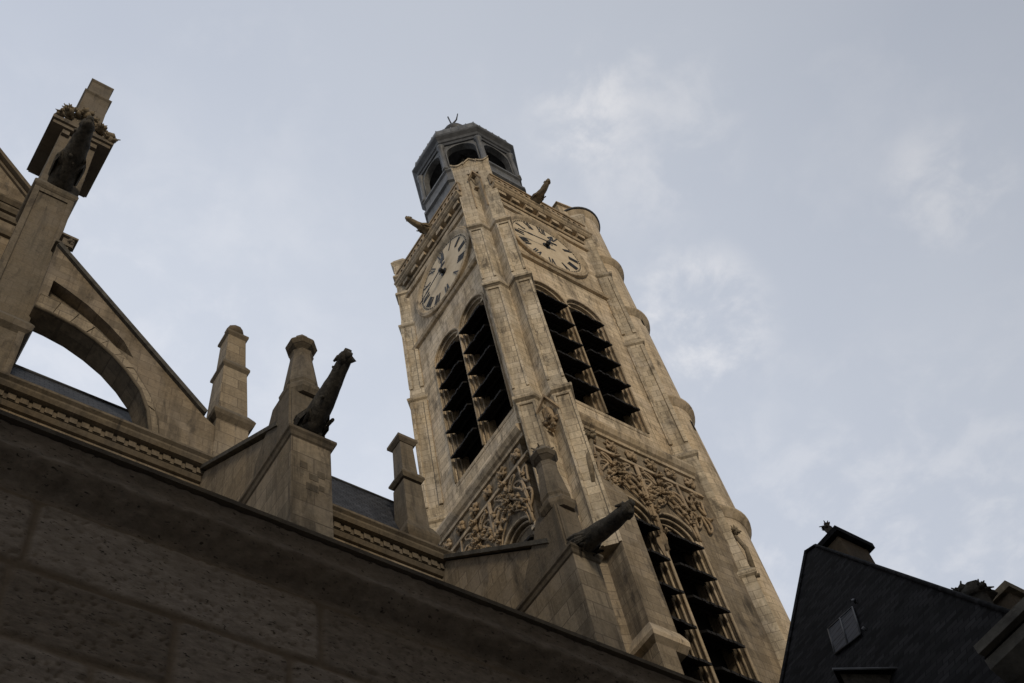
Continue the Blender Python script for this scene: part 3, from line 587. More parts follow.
w = MB(); w.box(lx - 1.6, ly - 1.6, 74.5, lx + 1.6, ly + 1.6, 79); w.build('bell_frame', M['dark'], lan)

# ------------------------------------------------------------------ gargoyles
def beast(path, rad, head=.3, seed=0, ears=True, wings=True, lumps=10):
    """loft a crouching, stretched-out stone beast along a path; rad = (half width, half height) along it"""
    mb = MB(); path = [Vector(p) for p in path]; up = Vector((0, 0, 1)); n = 14; K = 4
    pp = []; rr = []
    for i in range(len(path) - 1):
        for k in range(K): u = k / K; pp.append(path[i].lerp(path[i + 1], u)); rr.append([rad[i][j] * (1 - u) + rad[i + 1][j] * u for j in (0, 1)])
    pp.append(path[-1]); rr.append(rad[-1]); loops = []
    for i, p in enumerate(pp):
        d = (pp[min(i + 1, len(pp) - 1)] - pp[max(i - 1, 0)]).normalized(); sd_ = d.cross(up).normalized(); u_ = sd_.cross(d)
        L = []
        for k in range(n):
            a = 2 * PI * k / n; v = sd_ * math.cos(a) * rr[i][0] + u_ * math.sin(a) * rr[i][1]
            v *= 1 + .12 * noise.noise((p + v) * 3.0 + Vector((seed, 0, 0))) + .04 * noise.noise((p + v) * 13)
            L.append(p + v)
        loops.append(L)
    mb.loft(loops, True)
    d = (path[-1] - path[-2]).normalized(); sd_ = d.cross(up).normalized(); u_ = sd_.cross(d); h = path[-1]; s_ = head
    mb.blob(h, s_ * .95, 1, 1, 1, seed, .5)
    mb.tube([h + u_ * s_ * .25, h + d * s_ * .7 + u_ * s_ * .42, h + d * s_ * 1.15 + u_ * s_ * .5], s_ * .6, 8, r1=s_ * .42)     # upper jaw
    mb.tube([h - u_ * s_ * .35, h + d * s_ * .6 - u_ * s_ * .5, h + d * s_ * .95 - u_ * s_ * .6], s_ * .5, 8, r1=s_ * .36)       # lower jaw
    for sg in (-1, 1):
        if ears: mb.tube([h + sd_ * sg * s_ * .6 + u_ * s_ * .5, h + sd_ * sg * s_ * .85 + u_ * s_ * .75 - d * s_ * .7], s_ * .3, 6, r1=s_ * .12)
        mb.blob(h + sd_ * sg * s_ * .5 + u_ * s_ * .45 + d * s_ * .4, s_ * .2, seed=seed + 1)
        if wings:
            a = path[0].lerp(path[1], .5); b = path[1].lerp(path[2], .7); w = rad[1][0]
            for q in range(3):
                p0_ = a + sd_ * sg * w * (.95 + .05 * q) + u_ * w * (.75 - .45 * q); p1_ = a.lerp(b, .55) + sd_ * sg * w * 1.12 + u_ * w * (.35 - .40 * q); p2_ = b + sd_ * sg * w * .72 - u_ * w * .15 * q
                hh_ = u_ * w * .26; tt_ = sd_ * sg * w * .12
                mb.loft([[p0_ + hh_, p0_ + tt_, p0_ - hh_, p0_ - tt_], [p1_ + hh_, p1_ + tt_, p1_ - hh_, p1_ - tt_], [p2_ + hh_ * .2, p2_ + tt_ * .3, p2_ - hh_ * .2, p2_ - tt_ * .3]])
            # forelegs folded against the body
            mb.tube([path[1] + sd_ * sg * w * .7 - u_ * w * .5, path[1].lerp(path[2], .6) + sd_ * sg * w * .9 - u_ * w * 1.05, path[1].lerp(path[2], .2) + sd_ * sg * w * .6 - u_ * w * 1.2], w * .17, 6, r1=w * .10)
    rnd = random.Random(seed)
    for k in range(lumps):
        i = rnd.randrange(2, len(pp) - 2); v = loops[i][rnd.randrange(n)]; mb.blob(v, rr[i][0] * rnd.uniform(.18, .32), seed=k, amp=.8, sub=1)
    return mb
# small gargoyles under the tower balustrade
def gl(fn, s_): return beast([fn(s_, .2, 67.2), fn(s_, .75, 67.2), fn(s_, 1.3, 67.15), fn(s_, 1.85, 67.3)], [(.32, .36), (.28, .32), (.20, .22), (.15, .16)], .19, 3, True, True, 4)
gl(FR, 4.1).build('gargoyle', M['garg_light'], tw); gl(FL, 4.25).build('gargoyle', M['garg_light'], tw)

# ================================================================== CHURCH NAVE
nv = thing('church_nave', (8, 24, 0), 'weathered limestone church flank left of the bell tower, with flying buttress and gargoyle piers', 'church')
def runx(mb, x0, x1, prof): mb.loft([[(x0, y, z) for y, z in prof], [(x1, y, z) for y, z in prof]])
w = MB(); w.box(-6, 22.3, 0, 21.9, 23.2, 32.6)
for k in range(16):       # shallow pilaster strips and arched recess heads under the cornice
    x_ = -2 + k * 1.2; w.box(x_, 22.22, 28, x_ + .22, 22.31, 31.4)
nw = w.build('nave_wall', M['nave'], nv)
w = MB(); runx(w, -6, 21.9, [(22.4, 31.35), (22.14, 31.4), (22.06, 31.52), (22.12, 31.62), (22.2, 31.7), (22.4, 31.72)])
runx(w, -6, 21.9, [(22.4, 32.55), (22.2, 32.56), (22.1, 32.7), (22.4, 32.78)])
runx(w, -6, 21.9, [(22.4, 33.05), (21.92, 33.08), (21.84, 33.2), (21.84, 33.28), (21.74, 33.36), (21.74, 33.46), (22.4, 33.6)])
k = -5.8
while k < 21.8: w.box(k, 22.07, 32.80, k + .24, 22.4, 33.06); k += .37
w.box(-6, 22.12, 32.781, 21.9, 22.4, 33.05)
for k in range(22): w.hexa([(-3 + k * .92, 22.12, 31.72), (-2.8 + k * .92, 22.12, 31.72), (-2.8 + k * .92, 22.4, 31.72), (-3 + k * .92, 22.4, 31.72)], [(-3 + k * .92, 22.16, 32.0), (-2.8 + k * .92, 22.16, 32.0), (-2.8 + k * .92, 22.4, 32.1), (-3 + k * .92, 22.4, 32.1)])
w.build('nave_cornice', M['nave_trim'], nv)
def roof_(x0, x1, zr, yr=24.3):
    w = MB(); w.hexa([(x0, 22.35, 33.5), (x1, 22.35, 33.5), (x1, yr + 3, 33.5), (x0, yr + 3, 33.5)], [(x0, yr, zr), (x1, yr, zr), (x1, yr + 1, zr), (x0, yr + 1, zr)])
    r_ = w.build('slate_roof', M['slate_nave'], nv); w = MB(); w.tube([(x0, yr, zr), (x1, yr, zr)], .07, 6); w.build('roof_ridge', M['lead_dark'], r_)
roof_(-4, 8.6, 37.75); roof_(8.9, 18.0, 38.75)

# flying buttress, 2 m thick, seen from below
fb = MB(); T0, T1 = 22.5, 23.42
intr = [(2.2, 38.74), (2.88, 38.70), (3.62, 38.56), (4.35, 38.24), (5.04, 37.80), (5.65, 37.20), (6.19, 36.48), (6.55, 35.55), (6.74, 34.57), (6.8, 33.3)]
top = [(8.9, 33.3), (8.9, 36.15), (8.41, 36.55), (2.2, 43.2)]
poly = intr + top
def xz(mb, loop, y0, y1, holes=[]):
    m_ = MB(); panel(m_, loop, holes, y0, y1); mb.v; o = len(mb.v); mb.v += m_.v; mb.f += [tuple(i + o for i in f) for f in m_.f]; mb.sm += m_.sm
# front leaf carries the recessed spandrel, the core closes it
sp_ = [(2.5, 39.69), (2.9, 39.66), (3.57, 39.48), (4.42, 38.98), (5.1, 38.38), (5.75, 38.15), (5.3, 38.95), (4.73, 39.5), (3.83, 40.2), (3.0, 40.62), (2.5, 40.82)]
xz(fb, poly, T0, T0 + .44, [sp_]); xz(fb, poly, T0 + .443, T1)
fly = fb.build('flying_buttress', M['nave'], nv, label='sloping stone flying buttress with a quarter arch and dark underside')
w = MB(); 
cp_ = [(8.41, 36.55), (4.0, 41.27), (2.2, 43.2)]
for i in range(2):
    (xa, za), (xb, zb) = cp_[i], cp_[i + 1]
    w.hexa([(xa, T0 - .14, za - .02), (xb, T0 - .14, zb - .02), (xb, T1 + .14, zb - .02), (xa, T1 + .14, za - .02)], [(xa + .1, T0 - .14, za + .16), (xb + .1, T0 - .14, zb + .16), (xb + .1, T1 + .14, zb + .16), (xa + .1, T1 + .14, za + .16)])
w.build('coping', M['coping'], fly)
w = MB(); w.tube([(x, T0 - .01, z) for x, z in [(intr[i][0] + .0, intr[i][1]) for i in range(len(intr))]], .07, 6)
off = [(2.25, 39.58), (2.9, 39.56), (3.57, 39.36), (4.42, 38.87), (5.22, 38.18), (5.9, 37.4), (6.5, 36.4), (6.9, 35.3), (7.05, 34.2)]
w.tube([(x, T0 - .01, z) for x, z in off], .045, 5); w.build('arch_moulding', M['nave_trim'], fly)
w = MB()
def polyat(pts, u):
    L = [math.dist(pts[i], pts[i + 1]) for i in range(len(pts) - 1)]; u *= sum(L)
    for i, l in enumerate(L):
        if u <= l + 1e-6: f_ = min(1, u / l); return (pts[i][0] * (1 - f_) + pts[i + 1][0] * f_, pts[i][1] * (1 - f_) + pts[i + 1][1] * f_)
        u -= l
nvs = 11; ins = intr[:-1]
for k in range(nvs):
    u0, u1 = k / nvs + .0022, (k + 1) / nvs - .0022; pr_ = .035 + .012 * ((k * 7) % 3)
    qd = [polyat(ins, u0), polyat(ins, u1), polyat(off, u1), polyat(off, u0)]
    w.hexa([(x, T0 + .02, z) for x, z in qd], [(x, T0 - pr_, z) for x, z in qd])
w.build('arch_ring', M['pier'], fly)
w = MB()
for k, (x_, z_) in enumerate(((2.50, 43.2), (2.62, 43.9))):
    w.box(x_ - .3, 22.55, z_ - .35, x_ + .12, 22.95, z_ + .25); w.box(x_ - .4, 22.45, z_ + .25, x_ + .22, 23.0, z_ + .38); w.leaf((x_, 22.6, z_), .25, k, 7)
w.build('crocket', M['grey_stone'], fly)

def stepped(mb, cx_, cy_, hw, prof):
    """square pinnacle: prof = [(half width, z)...]"""
    mb.loft([[(cx_ - r_, cy_ - r_, z), (cx_ + r_, cy_ - r_, z), (cx_ + r_, cy_ + r_, z), (cx_ - r_, cy_ + r_, z)] for r_, z in prof])
# pinnacle of the flying buttress
H = lambda z: 1.6 + (z - 1.6) * 1.03 if z > 37 else z + .7
def pinn(cx_, cy_, body, bands, mat, mat2, ball=None):
    pin = None
    for p_ in body:
        w = MB(); stepped(w, cx_, cy_, 0, p_); o_ = w.build('pinnacle' if pin is None else 'shaft', mat, pin or nv, .015); pin = pin or o_
    for p_ in bands: w = MB(); stepped(w, cx_, cy_, 0, p_); w.build('moulding', mat2, pin)
    if ball: w = MB(); w.blob(ball[:3], ball[3], 1, 1, .9, 2, .08); w.build('knob', mat2, pin)
pinn(9.47, 23.05, [[(.60, 32.5), (.60, H(36.0))], [(.56, H(36.5)), (.46, H(39.2))], [(.42, H(39.4)), (.36, H(41.6))]],
     [[(.58, H(35.9)), (.74, H(36.12)), (.78, H(36.28)), (.74, H(36.4)), (.58, H(36.75))], [(.45, H(39.15)), (.54, H(39.3)), (.54, H(39.42)), (.40, H(39.75))], [(.36, H(41.55)), (.44, H(41.7)), (.44, H(41.82)), (.3, H(42.0))]],
     M['pier'], M['nave_trim'], (9.47, 23.05, H(42.35), .38))
# pinnacle on the nave wall next to the tower
pinn(16.78, 22.95, [[(.53, 32.8), (.53, 34.4)], [(.46, 35.0), (.39, 37.9)], [(.34, 38.2), (.29, 40.5)]],
     [[(.52, 34.25), (.64, 34.5), (.68, 34.62), (.68, 34.8), (.52, 35.3)], [(.41, 38.05), (.50, 38.2), (.50, 38.3), (.38, 38.55)], [(.32, 40.45), (.44, 40.6), (.44, 40.75), (.1, 41.05)]],
     M['grey_stone'], M['nave_trim'])

# tall left pier with its big gargoyle, cap, crockets and pinnacle
w = MB(); w.box(.74, 23.0, 30, 2.24, 26, 48.3)
w.box(.78, 23.1, 48.3, 2.36, 26, 54.0)
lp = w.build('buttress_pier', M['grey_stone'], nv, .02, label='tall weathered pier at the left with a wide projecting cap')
w = MB()
w.box(.70, 22.93, 30, .92, 23.05, 47.9); w.box(2.06, 22.93, 30, 2.28, 23.05, 47.9); w.box(.921, 22.94, 47.6, 2.059, 23.05, 47.89)
w.loft([[(.74 - g1, 23 - g1, z), (2.24 + g1, 23 - g1, z), (2.24 + g1, 26, z), (.74 - g1, 26, z)] for g1, z in ((.02, 48.0), (.10, 48.1), (.14, 48.25), (.10, 48.4), (-.1, 48.9))])
w.loft([[(.74 - g1, 23 - g1, z), (2.24 + g1, 23 - g1, z), (2.24 + g1, 26, z), (.74 - g1, 26, z)] for g1, z in ((.0, 37.6), (.18, 37.75), (.24, 38.0), (.16, 38.2), (.0, 38.5))])
w.build('pier_moulding', M['grey_stone'], lp)
w = MB()
w.box(.29, 22.85, 54.0, 2.86, 25.55, 54.3); w.box(.20, 22.75, 54.3, 2.95, 25.65, 54.6)
w.hexa([(.3, 22.85, 54.6), (2.85, 22.85, 54.6), (2.85, 25.5, 54.6), (.3, 25.5, 54.6)], [(1.1, 23.2, 56.0), (2.1, 23.2, 56.0), (2.1, 25, 56.0), (1.1, 25, 56.0)])
w.box(.80, 22.95, 53.6, 1.12, 23.11, 53.99); w.box(2.04, 22.95, 53.6, 2.34, 23.11, 53.99)
w.build('projecting_cap', M['grey_stone'], lp)
w = MB()
for k, (x_, z_) in enumerate(((.45, 55.1), (.75, 55.6), (1.1, 55.9), (1.5, 56.1), (1.9, 55.8), (2.25, 55.4), (2.6, 54.9), (2.75, 54.7))):
    w.leaf((x_, 22.8, z_), .30 + .12 * (k % 2), k + 40, 12)
w.build('leaf_crest', M['garg_light'], lp)
w = MB(); px_, py_ = 1.62, 23.6
stepped(w, px_, py_, 0, [(.62, 54.5), (.58, 59.2), (.66, 59.32), (.66, 59.42), (.52, 59.6), (.50, 61.0), (.56, 61.12), (.56, 61.24), (.3, 61.3)]); w.blob((px_, py_, 61.25), .34)
w.build('pinnacle', M['grey_stone'], lp)
beast([(1.55, 23.4, 49.0), (1.55, 22.3, 49.3), (1.52, 21.2, 49.5), (1.48, 20.4, 49.5)], [(.50, .55), (.50, .5), (.40, .38), (.26, .26)], .30, 5, True, True, 10).build('gargoyle', M['garg'], lp)

# raking coping and cornice of the wall behind the left pier
w = MB()
xz(w, [(-6, 30), (1.2, 30), (1.2, 50.3), (-.9, 52.8), (-6, 58.9)], 25.0, 25.8)
gw = w.build('clerestory_wall', M['nave'], nv)
w = MB(); 
w.hexa([(1.2, 24.75, 50.25), (-6, 24.75, 58.85), (-6, 25.9, 58.85), (1.2, 25.9, 50.25)], [(1.25, 24.75, 50.5), (-5.95, 24.75, 59.1), (-5.95, 25.9, 59.1), (1.25, 25.9, 50.5)])
w.hexa([(1.2, 24.88, 49.8), (-6, 24.88, 58.4), (-6, 25.0, 58.4), (1.2, 25.0, 49.8)], [(1.2, 24.88, 49.98), (-6, 24.88, 58.58), (-6, 25.0, 58.58), (1.2, 25.0, 49.98)])
for z_, d_ in ((49.2, .34), (48.7, .24), (48.1, .16), (46.9, .2)): runx(w, -6, 1.2, [(25.05, z_ - .2), (25 - d_ * .6, z_ - .18), (25 - d_, z_), (25 - d_, z_ + .14), (25.05, z_ + .26)])
w.build('wall_cornice', M['nave_trim'], gw)

# chapel buttresses: pier with ledge, raking wall, finial and gargoyle
def chapel_buttress(x0, x1, lab, seed, gpath, grad, ghead, rk0, rk1):
    Y0 = 16.0; Z0 = 27.4; xc = (x0 + x1) / 2
    w = MB(); w.box(x0 + .0, Y0 + .08, 0, x1 - .0, 22.4, Z0)
    w.hexa([(x0 + .12, Y0 + .75, Z0 + .2), (x1 - .12, Y0 + .75, Z0 + .2), (x1 - .12, 22.4, Z0 + .2), (x0 + .12, 22.4, Z0 + .2)],
           [(x0 + .12, Y0 + 1.0, rk0), (x1 - .12, Y0 + 1.0, rk0), (x1 - .12, 22.4, rk1), (x0 + .12, 22.4, rk1)])
    pr = w.build('buttress_pier', M['pier'], nv, .012, label=lab)
    w = MB()
    w.loft([[(x0 - g1, Y0 + .08 - g1, z), (x1 + g1, Y0 + .08 - g1, z), (x1 + g1, 22.35, z), (x0 - g1, 22.35, z)] for g1, z in ((.0, Z0 - .12), (.04, Z0 - .08), (.07, Z0 + .04), (.12, Z0 + .10), (.12, Z0 + .20), (.0, Z0 + .36), (-.1, Z0 + .40))])
    w.build('ledge', M['nave_trim'], pr)
    w = MB(); w.hexa([(x0 - .02, Y0 + .9, rk0), (x1 + .02, Y0 + .9, rk0), (x1 + .02, 22.4, rk1 + .06), (x0 - .02, 22.4, rk1 + .06)], [(x0 - .02, Y0 + .9, rk0 + .2), (x1 + .02, Y0 + .9, rk0 + .2), (x1 + .02, 22.4, rk1 + .24), (x0 - .02, 22.4, rk1 + .24)])
    w.build('raking_coping', M['coping'], pr)
    w = MB(); y_ = Y0 + .60; o8 = lambda r_, z: [(xc + r_ * math.cos(PI / 8 + PI / 4 * k), y_ + r_ * math.sin(PI / 8 + PI / 4 * k), z) for k in range(8)]
    w.box(x0 + .1, Y0 + .25, Z0 + .3, x1 - .1, Y0 + 1.2, Z0 + 2.35)
    w.loft([o8(r_, z) for r_, z in ((.50, Z0 + 2.3), (.60, Z0 + 2.45), (.62, Z0 + 2.6), (.50, Z0 + 2.75), (.46, Z0 + 2.9), (.50, Z0 + 3.0), (.40, Z0 + 3.9), (.32, Z0 + 4.6), (.34, Z0 + 4.7), (.36, Z0 + 4.76), (.19, Z0 + 4.84), (.17, Z0 + 4.98), (.38, Z0 + 5.12), (.47, Z0 + 5.24), (.42, Z0 + 5.36), (.24, Z0 + 5.62), (.22, Z0 + 5.74))])
    if seed == 2: w.leaf((xc, y_, Z0 + 5.45), .40, 77, 12)
    w.build('pinnacle', M['grey_stone'], pr)
    w = MB()       # scrolled shoulder behind the pinnacle
    pf = [(.3, .3), (2.1, .3), (2.25, .75), (2.18, 1.15), (1.85, 1.6), (1.5, 2.0), (1.25, 2.55), (.3, 2.55)]
    w.loft([[(xx, Y0 + a, Z0 + b_) for a, b_ in pf] for xx in (x0 + .03, x1 - .03)])
    w.build('scroll', M['grey_stone'], pr)
    gg = beast([(xc + a, b, c_) for a, b, c_ in gpath], grad, ghead, seed, True, True, 3); gg.build('gargoyle', M['garg'], pr)
    if seed == 1:
        for px_, pz_, pw, ph in ((8.62, 26.1, .2, .26), (8.86, 25.75, .26, .24), (9.1, 25.95, .2, .26), (8.78, 25.32, .34, .26), (9.14, 25.45, .14, .2)):
            w = MB(); w.box(px_, Y0 + .072, pz_, px_ + pw, Y0 + .10, pz_ + ph); w.build('patch', M['nave_trim'], pr)
    w = MB(); rnd = random.Random(seed)
    w.box(x0 - .004, 18.0, Z0 - 1.9, x0 + .3, 18.22, Z0 - 1.55); w.build('putlog_hole', M['dark'], pr)
    return pr
p1 = chapel_buttress(8.37, 9.50, 'pale square buttress pier left of centre with a black gargoyle raised above it', 1,
    [(0, 16.9, 28.0), (0, 16.1, 28.05), (0, 15.4, 28.25), (0, 14.8, 28.45), (0, 14.25, 28.72)], [(.32, .40), (.36, .42), (.27, .31), (.21, .23), (.18, .18)], .24, 28.75, 33.2)
p2 = chapel_buttress(17.18, 18.12, 'buttress pier against the tower base with a black gargoyle over the louvers', 2,
    [(0, 16.9, 28.0), (0, 16.0, 27.85), (0, 15.3, 27.6), (0, 14.7, 27.4), (0, 14.15, 27.25)], [(.30, .34), (.34, .37), (.28, .30), (.23, .25), (.21, .21)], .26, 28.6, 33.5)

# ================================================================== COURTYARD WALL (near, overhead on the left)
def make_wall():
    x0, x1, zt, zb = -2.0, 7.6, 5.54, 3.4; st = .0125
    nx = int((x1 - x0) / st); nz = int((zt - zb) / st)
    rnd = random.Random(3); rows = []; z = 5.305; hs = [.35, .33, .36, .34, .37, .35, .34, .36]
    for r, h_ in enumerate(hs):
        edges = []; x = -2.3 + rnd.uniform(0, .3)
        if r == 0: edges = [-2.4, -1.3, -.35, .545, 1.693, 2.9, 3.6, 4.8, 5.6, 6.9, 8]
        else:
            while x < 8: edges.append(x); x += rnd.choice((.45, .7, .95, 1.1, .6))
        rows.append((z - h_, z, edges)); z -= h_
    vs_ = []; cols = []
    for j in range(nz + 1):
        z = zb + (zt - zb) * j / nz
        for i in range(nx + 1):
            x = x0 + (x1 - x0) * i / nx; y = 3.0; tone = .5; jt = 0
            nz_ = noise.noise(Vector((x * 1.3, 0, z * 1.3)))
            zz = z + .012 * noise.noise(Vector((x * 2.2, 5, 0)))
            if zz > 5.305:
                u = (zz - 5.305) / .235       # worn moulding
                ero = noise.noise(Vector((x * 1.7, 3, z * 5))) * .5 + noise.noise(Vector((x * 6, 7, z * 14))) * .25
                if u > .55: y = 2.895 + .012 * math.sin((u - .5) * 7) + .006 * ero
                elif u > .18: t_ = (u - .18) / .37; y = 2.985 - .085 * t_ ** .7 + .085 * ero * (1 - t_) + .014 * noise.noise(Vector((x * 16, 7, z * 30)))
                else: y = 2.995 + .012 * ero
                tone = .42 + .45 * ero; y += .006 * noise.noise(Vector((x * 30, 3, z * 40))); 
                if .22 < u < .52: tone -= .12
            else:
                for (a, b, ed) in rows:
                    if a <= zz <= b:
                        k = 0
                        while k < len(ed) - 2 and ed[k + 1] < x: k += 1
                        dx_ = min(x - ed[k], ed[k + 1] - x); dz_ = min(zz - a, b - zz)
                        wob = .012 * noise.noise(Vector((x * 5, 1, z * 5))) + .008 * noise.noise(Vector((x * 17, 4, z * 17))); mw = .007 + wob * .5
                        rr_ = math.hypot(max(0, .045 - dx_), max(0, .045 - dz_))
                        dmin = min(dx_, dz_, .045 - rr_ + .0) if dx_ < .045 and dz_ < .045 else min(dx_, dz_)
                        e_ = min(1, max(0, (dmin - mw) / .014)); jt = 1 - e_
                        hsh = abs(noise.cell(Vector((k * 3.1 + .5, ed[k] * 7, b * 11)))) % 1.0
                        if abs(ed[k] - .545) < .01: hsh = 1.0
                        y = 3.0 - .009 * e_ * e_ * (3 - 2 * e_) - .006 * hsh; tone = .25 + .6 * hsh
                        pit = noise.noise(Vector((x * 48, 2, z * 95))); 
                        y += e_ * (.004 * noise.noise(Vector((x * 4, 0, z * 14))) + (.006 if pit > .42 else 0) + .0022 * noise.noise(Vector((x * 20, 9, z * 45))))
                        if pit > .42: tone -= .25
                        break
            vs_.append((x, y, z)); cols.append((max(0, min(1, tone)), jt))
    fs = []
    for j in range(nz):
        for i in range(nx): a = j * (nx + 1) + i; fs.append((a, a + 1, a + nx + 2, a + nx + 1))
    me = bpy.data.meshes.new('courtyard_wall'); me.from_pydata(vs_, [], fs); me.update()
    ca = me.color_attributes.new('tone', 'FLOAT_COLOR', 'POINT'); buf = []
    for t_, j_ in cols: buf += [t_, j_, 0, 1]
    ca.data.foreach_set('color', buf); me.shade_smooth()
    return me
m, t, b = newmat('coarse limestone blocks', .95)
geo = N(t, 'ShaderNodeNewGeometry'); at_ = N(t, 'ShaderNodeAttribute'); at_.attribute_name = 'tone'; s3 = N(t, 'ShaderNodeSeparateColor'); t.links.new(at_.outputs['Color'], s3.inputs[0])
col = mixc(t, s3.outputs[0], (.20, .16, .12, 1), (.50, .425, .355, 1))
fine = tnoise(t, geo.outputs['Position'], 14, 8, .72, (1, 1, 2.4)); col = mixc(t, 1, col, ramp(t, fine, .3, .72, (.5, .5, .5, 1), (1.15, 1.15, 1.15, 1)), 'MULTIPLY')
pt = ramp(t, tnoise(t, geo.outputs['Position'], 42, 3, .5, (1, 1, 2.2)), .62, .70); col = mixc(t, pt, col, (.05, .042, .036, 1))
col = mixc(t, s3.outputs[1], col, mixc(t, fine, (.15, .118, .086, 1), (.33, .26, .19, 1)))
big = ramp(t, tnoise(t, geo.outputs['Position'], 1.6, 5, .6), .4, .7); col = mixc(t, big, col, mixc(t, .35, col, (.22, .17, .12, 1)))
t.links.new(col, b.inputs['Base Color']); bp_ = N(t, 'ShaderNodeBump'); bp_.inputs['Strength'].default_value = .5; bp_.inputs['Distance'].default_value = .008
t.links.new(tnoise(t, geo.outputs['Position'], 35, 7, .75, (1, 1, 2.2)), bp_.inputs['Height']); t.links.new(bp_.outputs[0], b.inputs['Normal']); M['blocks'] = m
cw = thing('courtyard_wall', (2, 3, 0), 'dark near wall of big coarse pitted stone blocks with a worn top moulding, across the bottom left', 'wall')
me = make_wall(); me.materials.append(m); me.transform(Matrix.Translation((-2, -3, 0)))
ob = bpy.data.objects.new('block_face', me); C.objects.link(ob); ob.parent = cw
w = MB(); w.box(-6, 3.03, 0, 7.6, 3.8, 5.53); w.box(-6, 2.95, 0, 7.6, 3.03, 3.42); w.build('wall_core', M['blocks'], cw)
w = MB(); w.box(-6, 2.87, 5.545, 7.6, 3.9, 5.57); w.build('cover_strip', M['grey_stone'], cw)

# ================================================================== SLATE ROOFED HOUSE (lower right)
hs = thing('slate_roofed_house', (20, 9, 0), 'steep dark slate roof with chimneys and a roof hatch, lower right beyond the tower', 'house')
Pk = Vector((21.0, 11.6, 24.6)); th = math.radians(59.28); SU = Vector((math.cos(th), 0, math.sin(th))); NO = Vector((-math.sin(th), 0, math.cos(th)))
def RP(y, s_, o=0): return Vector((Pk.x, y, Pk.z)) + SU * s_ + NO * o
w = MB(); fr_ = [RP(11.6, -.05), RP(11.17, -.40), RP(5.9, -12.1), RP(4.2, -15.9), RP(11.6, -15.9)]
w.loft([[tuple(p) for p in fr_], [tuple(p - NO * .25) for p in fr_]])
bk_ = [(21.0, 11.6, 24.5), (20.75, 11.17, 24.2), (14.8, 5.9, 14.2), (12.9, 4.2, 10.9)]
w.loft([[fr_[1], fr_[3], (26, 4.2, 10.9), (24, 11.0, 22)], [v - Vector((0, -.2, .2)) for v in (fr_[1], fr_[3], Vector((26, 4.2, 10.9)), Vector((24, 11.0, 22)))]])
w.build('slate_roof', M['slate_side'], hs)
w = MB(); w.tube([RP(11.6, -15.9, .03), RP(11.6, -.05, .03)], .05, 5); w.tube([RP(11.6, -.05, .03), RP(11.17, -.40, .03), RP(5.9, -12.1, .03), RP(4.2, -15.9, .03)], .045, 5)
w.build('roof_ridge', M['slate_side'], hs)
w = MB(); w.box(13.2, 4.3, 0, 25.6, 11.5, 11.1); w.hexa([(14, 11.3, 11), (25, 11.3, 11), (25, 11.55, 11), (14, 11.55, 11)], [(20.9, 11.3, 23.9), (21.4, 11.3, 23.9), (21.4, 11.55, 23.9), (20.9, 11.55, 23.9)]); w.build('house_wall', M['house'], hs)
# raised roof hatch
w = MB(); q4 = [RP(9.70, -8.42), RP(8.92, -8.72), RP(9.28, -7.01), RP(10.05, -6.85)]
w.loft([[tuple(p + NO * .0) for p in q4], [tuple(p + NO * .05) for p in q4]]); hat = w.build('roof_hatch', M['slate_nave'], hs)
w = MB()
a_, b__ = (q4[0] + q4[1]) / 2, (q4[2] + q4[3]) / 2
w.tube([a_ + NO * .06, b__ + NO * .06], .018, 5)
for i in range(4): w.tube([q4[i] + NO * .05, q4[(i + 1) % 4] + NO * .05], .022, 5)
w.build('hatch_frame', M['black'], hat)
w = MB(); p_ = RP(9.19, -6.92); w.tube([p_ + NO * .02, p_ + NO * .12, p_ + NO * .12 + Vector((0, -.06, -.05))], .03, 5); p_ = RP(8.85, -8.6); w.tube([p_, p_ + NO * .08], .03, 5); w.build('roof_hook', M['zinc'], hs)
# small dormer
fp = [(14.36, 8.45), (15.17, 8.10), (15.79, 8.0), (18.2, 9.2), (17.2, 10.2)]
dn = MB(); dn.prism(fp, 9, 14.85); dor = dn.build('dormer', M['garg'], hs)
grow = [(14.22, 8.45), (15.2, 7.98), (15.85, 7.9), (18.3, 9.2), (17.2, 10.3)]
dn = MB(); dn.loft([[(x, y, 14.85) for x, y in grow], [(x, y, 14.92) for x, y in grow], [(x + .9, y + .35, 15.4) for x, y in fp]]); dn.build('dormer_roof', M['slate_side'], dor)
dn = MB(); dn.tube([(14.2, 8.44, 14.88), (15.2, 7.96, 14.88), (15.87, 7.88, 14.88)], .022, 6); dn.build('gutter', M['zinc'], dor)
# chimneys behind the slope, and a pedimented lucarne
w = MB(); w.box(21.5, 10.85, 15, 22.6, 11.4, 24.7); ch = w.build('chimney', M['house'], hs, .02, label='pale chimney stack behind the roof peak')
w = MB(); w.box(21.35, 10.7, 24.7, 22.75, 11.55, 24.88); w.build('chimney_cap', M['slate_side'], ch)
w = MB(); w.lathe(21.62, 11.05, [(.10, 24.85), (.14, 25.0), (.08, 25.1), (.12, 25.25), (.05, 25.3)], 8); w.leaf((21.62, 11.05, 25.3), .20, 9, 7); w.build('finial', M['garg'], ch)
w = MB(); w.box(18.0, 6.65, 10, 19.4, 7.2, 16.75); c2 = w.build('chimney', M['house'], hs, .02, label='small pale chimney block at the low end of the roof line')
w = MB(); w.box(17.9, 6.55, 16.75, 19.5, 7.3, 16.9); w.build('chimney_cap', M['garg_light'], c2)
w = MB(); w.tube([(16.6, 6.72, 13), (16.6, 6.72, 15.9)], .16, 8, r1=.26); w.blob((16.6, 6.72, 16.0), .30, 1, 1, .8, 3, .9); w.leaf((16.6, 6.85, 16.15), .26, 6, 9); w.leaf((16.6, 6.55, 15.95), .24, 7, 9)
w.build('carved_finial', M['garg'], hs, label='lumpy dark carved finial on the sloping roof edge')

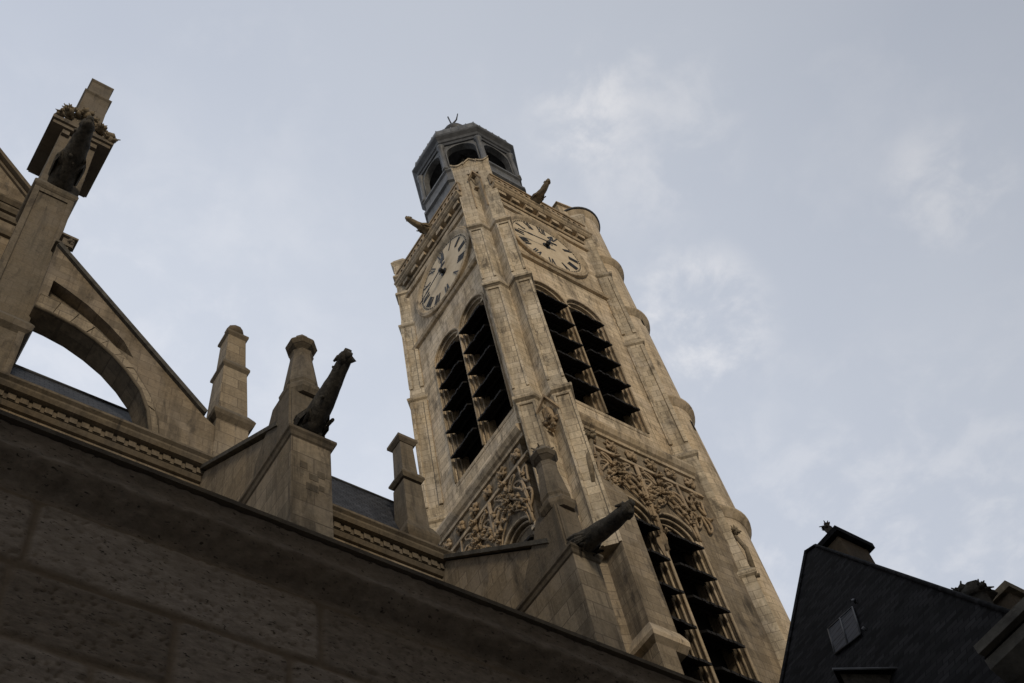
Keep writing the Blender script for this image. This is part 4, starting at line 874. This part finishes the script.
# ================================================================== NEIGHBOURING BUILDING, cornice overhead at lower right
nb = thing('corner_building', (12, -2, 0), 'dark stone building corner with a projecting cornice and gutter, bottom right corner', 'building')
w = MB(); w.box(8.75, -14, 0, 20, 3.45, 8.0); w.box(8.9, 3.45, 0, 20, 4.3, 7.6); w.build('wall', M['house'], nb)
def runy(mb, y0, y1, prof): mb.loft([[(x, y0, z) for x, z in prof], [(x, y1, z) for x, z in prof]])
w = MB(); runy(w, -14, 3.50, [(9.0, 7.5), (8.62, 7.55), (8.55, 7.66), (8.50, 7.70), (8.38, 7.84), (8.25, 7.9), (8.10, 8.0), (8.10, 8.10), (9, 8.12)]); w.build('cornice', M['coping'], nb); w = MB()
runy(w, 3.5, 4.4, [(9.2, 7.3), (8.75, 7.35), (8.6, 7.5), (8.3, 7.62), (8.22, 7.7), (8.22, 7.8), (9.2, 7.82)]); w.build('cornice', M['coping'], nb)
w = MB(); w.box(8.02, -14, 8.121, 8.2, 3.48, 8.17); w.box(8.02, -14, 8.171, 8.05, 3.48, 8.21); w.build('gutter', M['coping'], nb)
w = MB(); w.box(8.12, 3.505, 7.821, 8.3, 4.42, 7.88); w.build('gutter', M['coping'], nb)
w = MB(); w.hexa([(8.1, -14, 8.12), (20, -14, 8.12), (20, 3.5, 8.12), (8.1, 3.5, 8.12)], [(12, -14, 11), (20, -14, 11), (20, 0, 11), (12, 0, 11)]); w.build('roof', M['slate_side'], nb)

# ================================================================== ADDED HOUSE ROW, unseen behind the viewer: sized to shade the lane
op = thing('added_house_row', (10, -18, 0), 'unseen tall stone house row with regular shuttered windows, added across the narrow street to shade the lane', 'house')
w = MB(); w.box(-34, -29, 0, 60, -17, 34.2); w.build('facade_wall', M['house_far'], op)
w = MB(); w.hexa([(-34, -29, 34.6), (60, -29, 34.6), (60, -17.0, 34.6), (-34, -17.0, 34.6)], [(-33, -27, 37.6), (59, -27, 37.6), (59, -19, 37.6), (-33, -19, 37.6)]); w.build('mansard_roof', M['slate_nave'], op)
w = MB(); w.box(-34.2, -29.2, 34.2, 60.2, -16.6, 34.6); w.box(-34.1, -29, 4.6, 60.1, -16.8, 4.9); w.build('string_moulding', M['house_far'], op)
w0 = None
for fl in range(8):
    for k in range(12):
        x_ = -31 + k * 7.6; z_ = 1.2 + fl * 3.75
        if w0 is None:
            w = MB(); w.box(x_, -17.02, z_, x_ + 1.2, -16.93, z_ + 2.2); w0 = w.build('window', M['black'], op); w0n = (x_, z_)
        else:
            c_ = w0.copy(); C.objects.link(c_); c_.location = (x_ - w0n[0], 0, z_ - w0n[1])
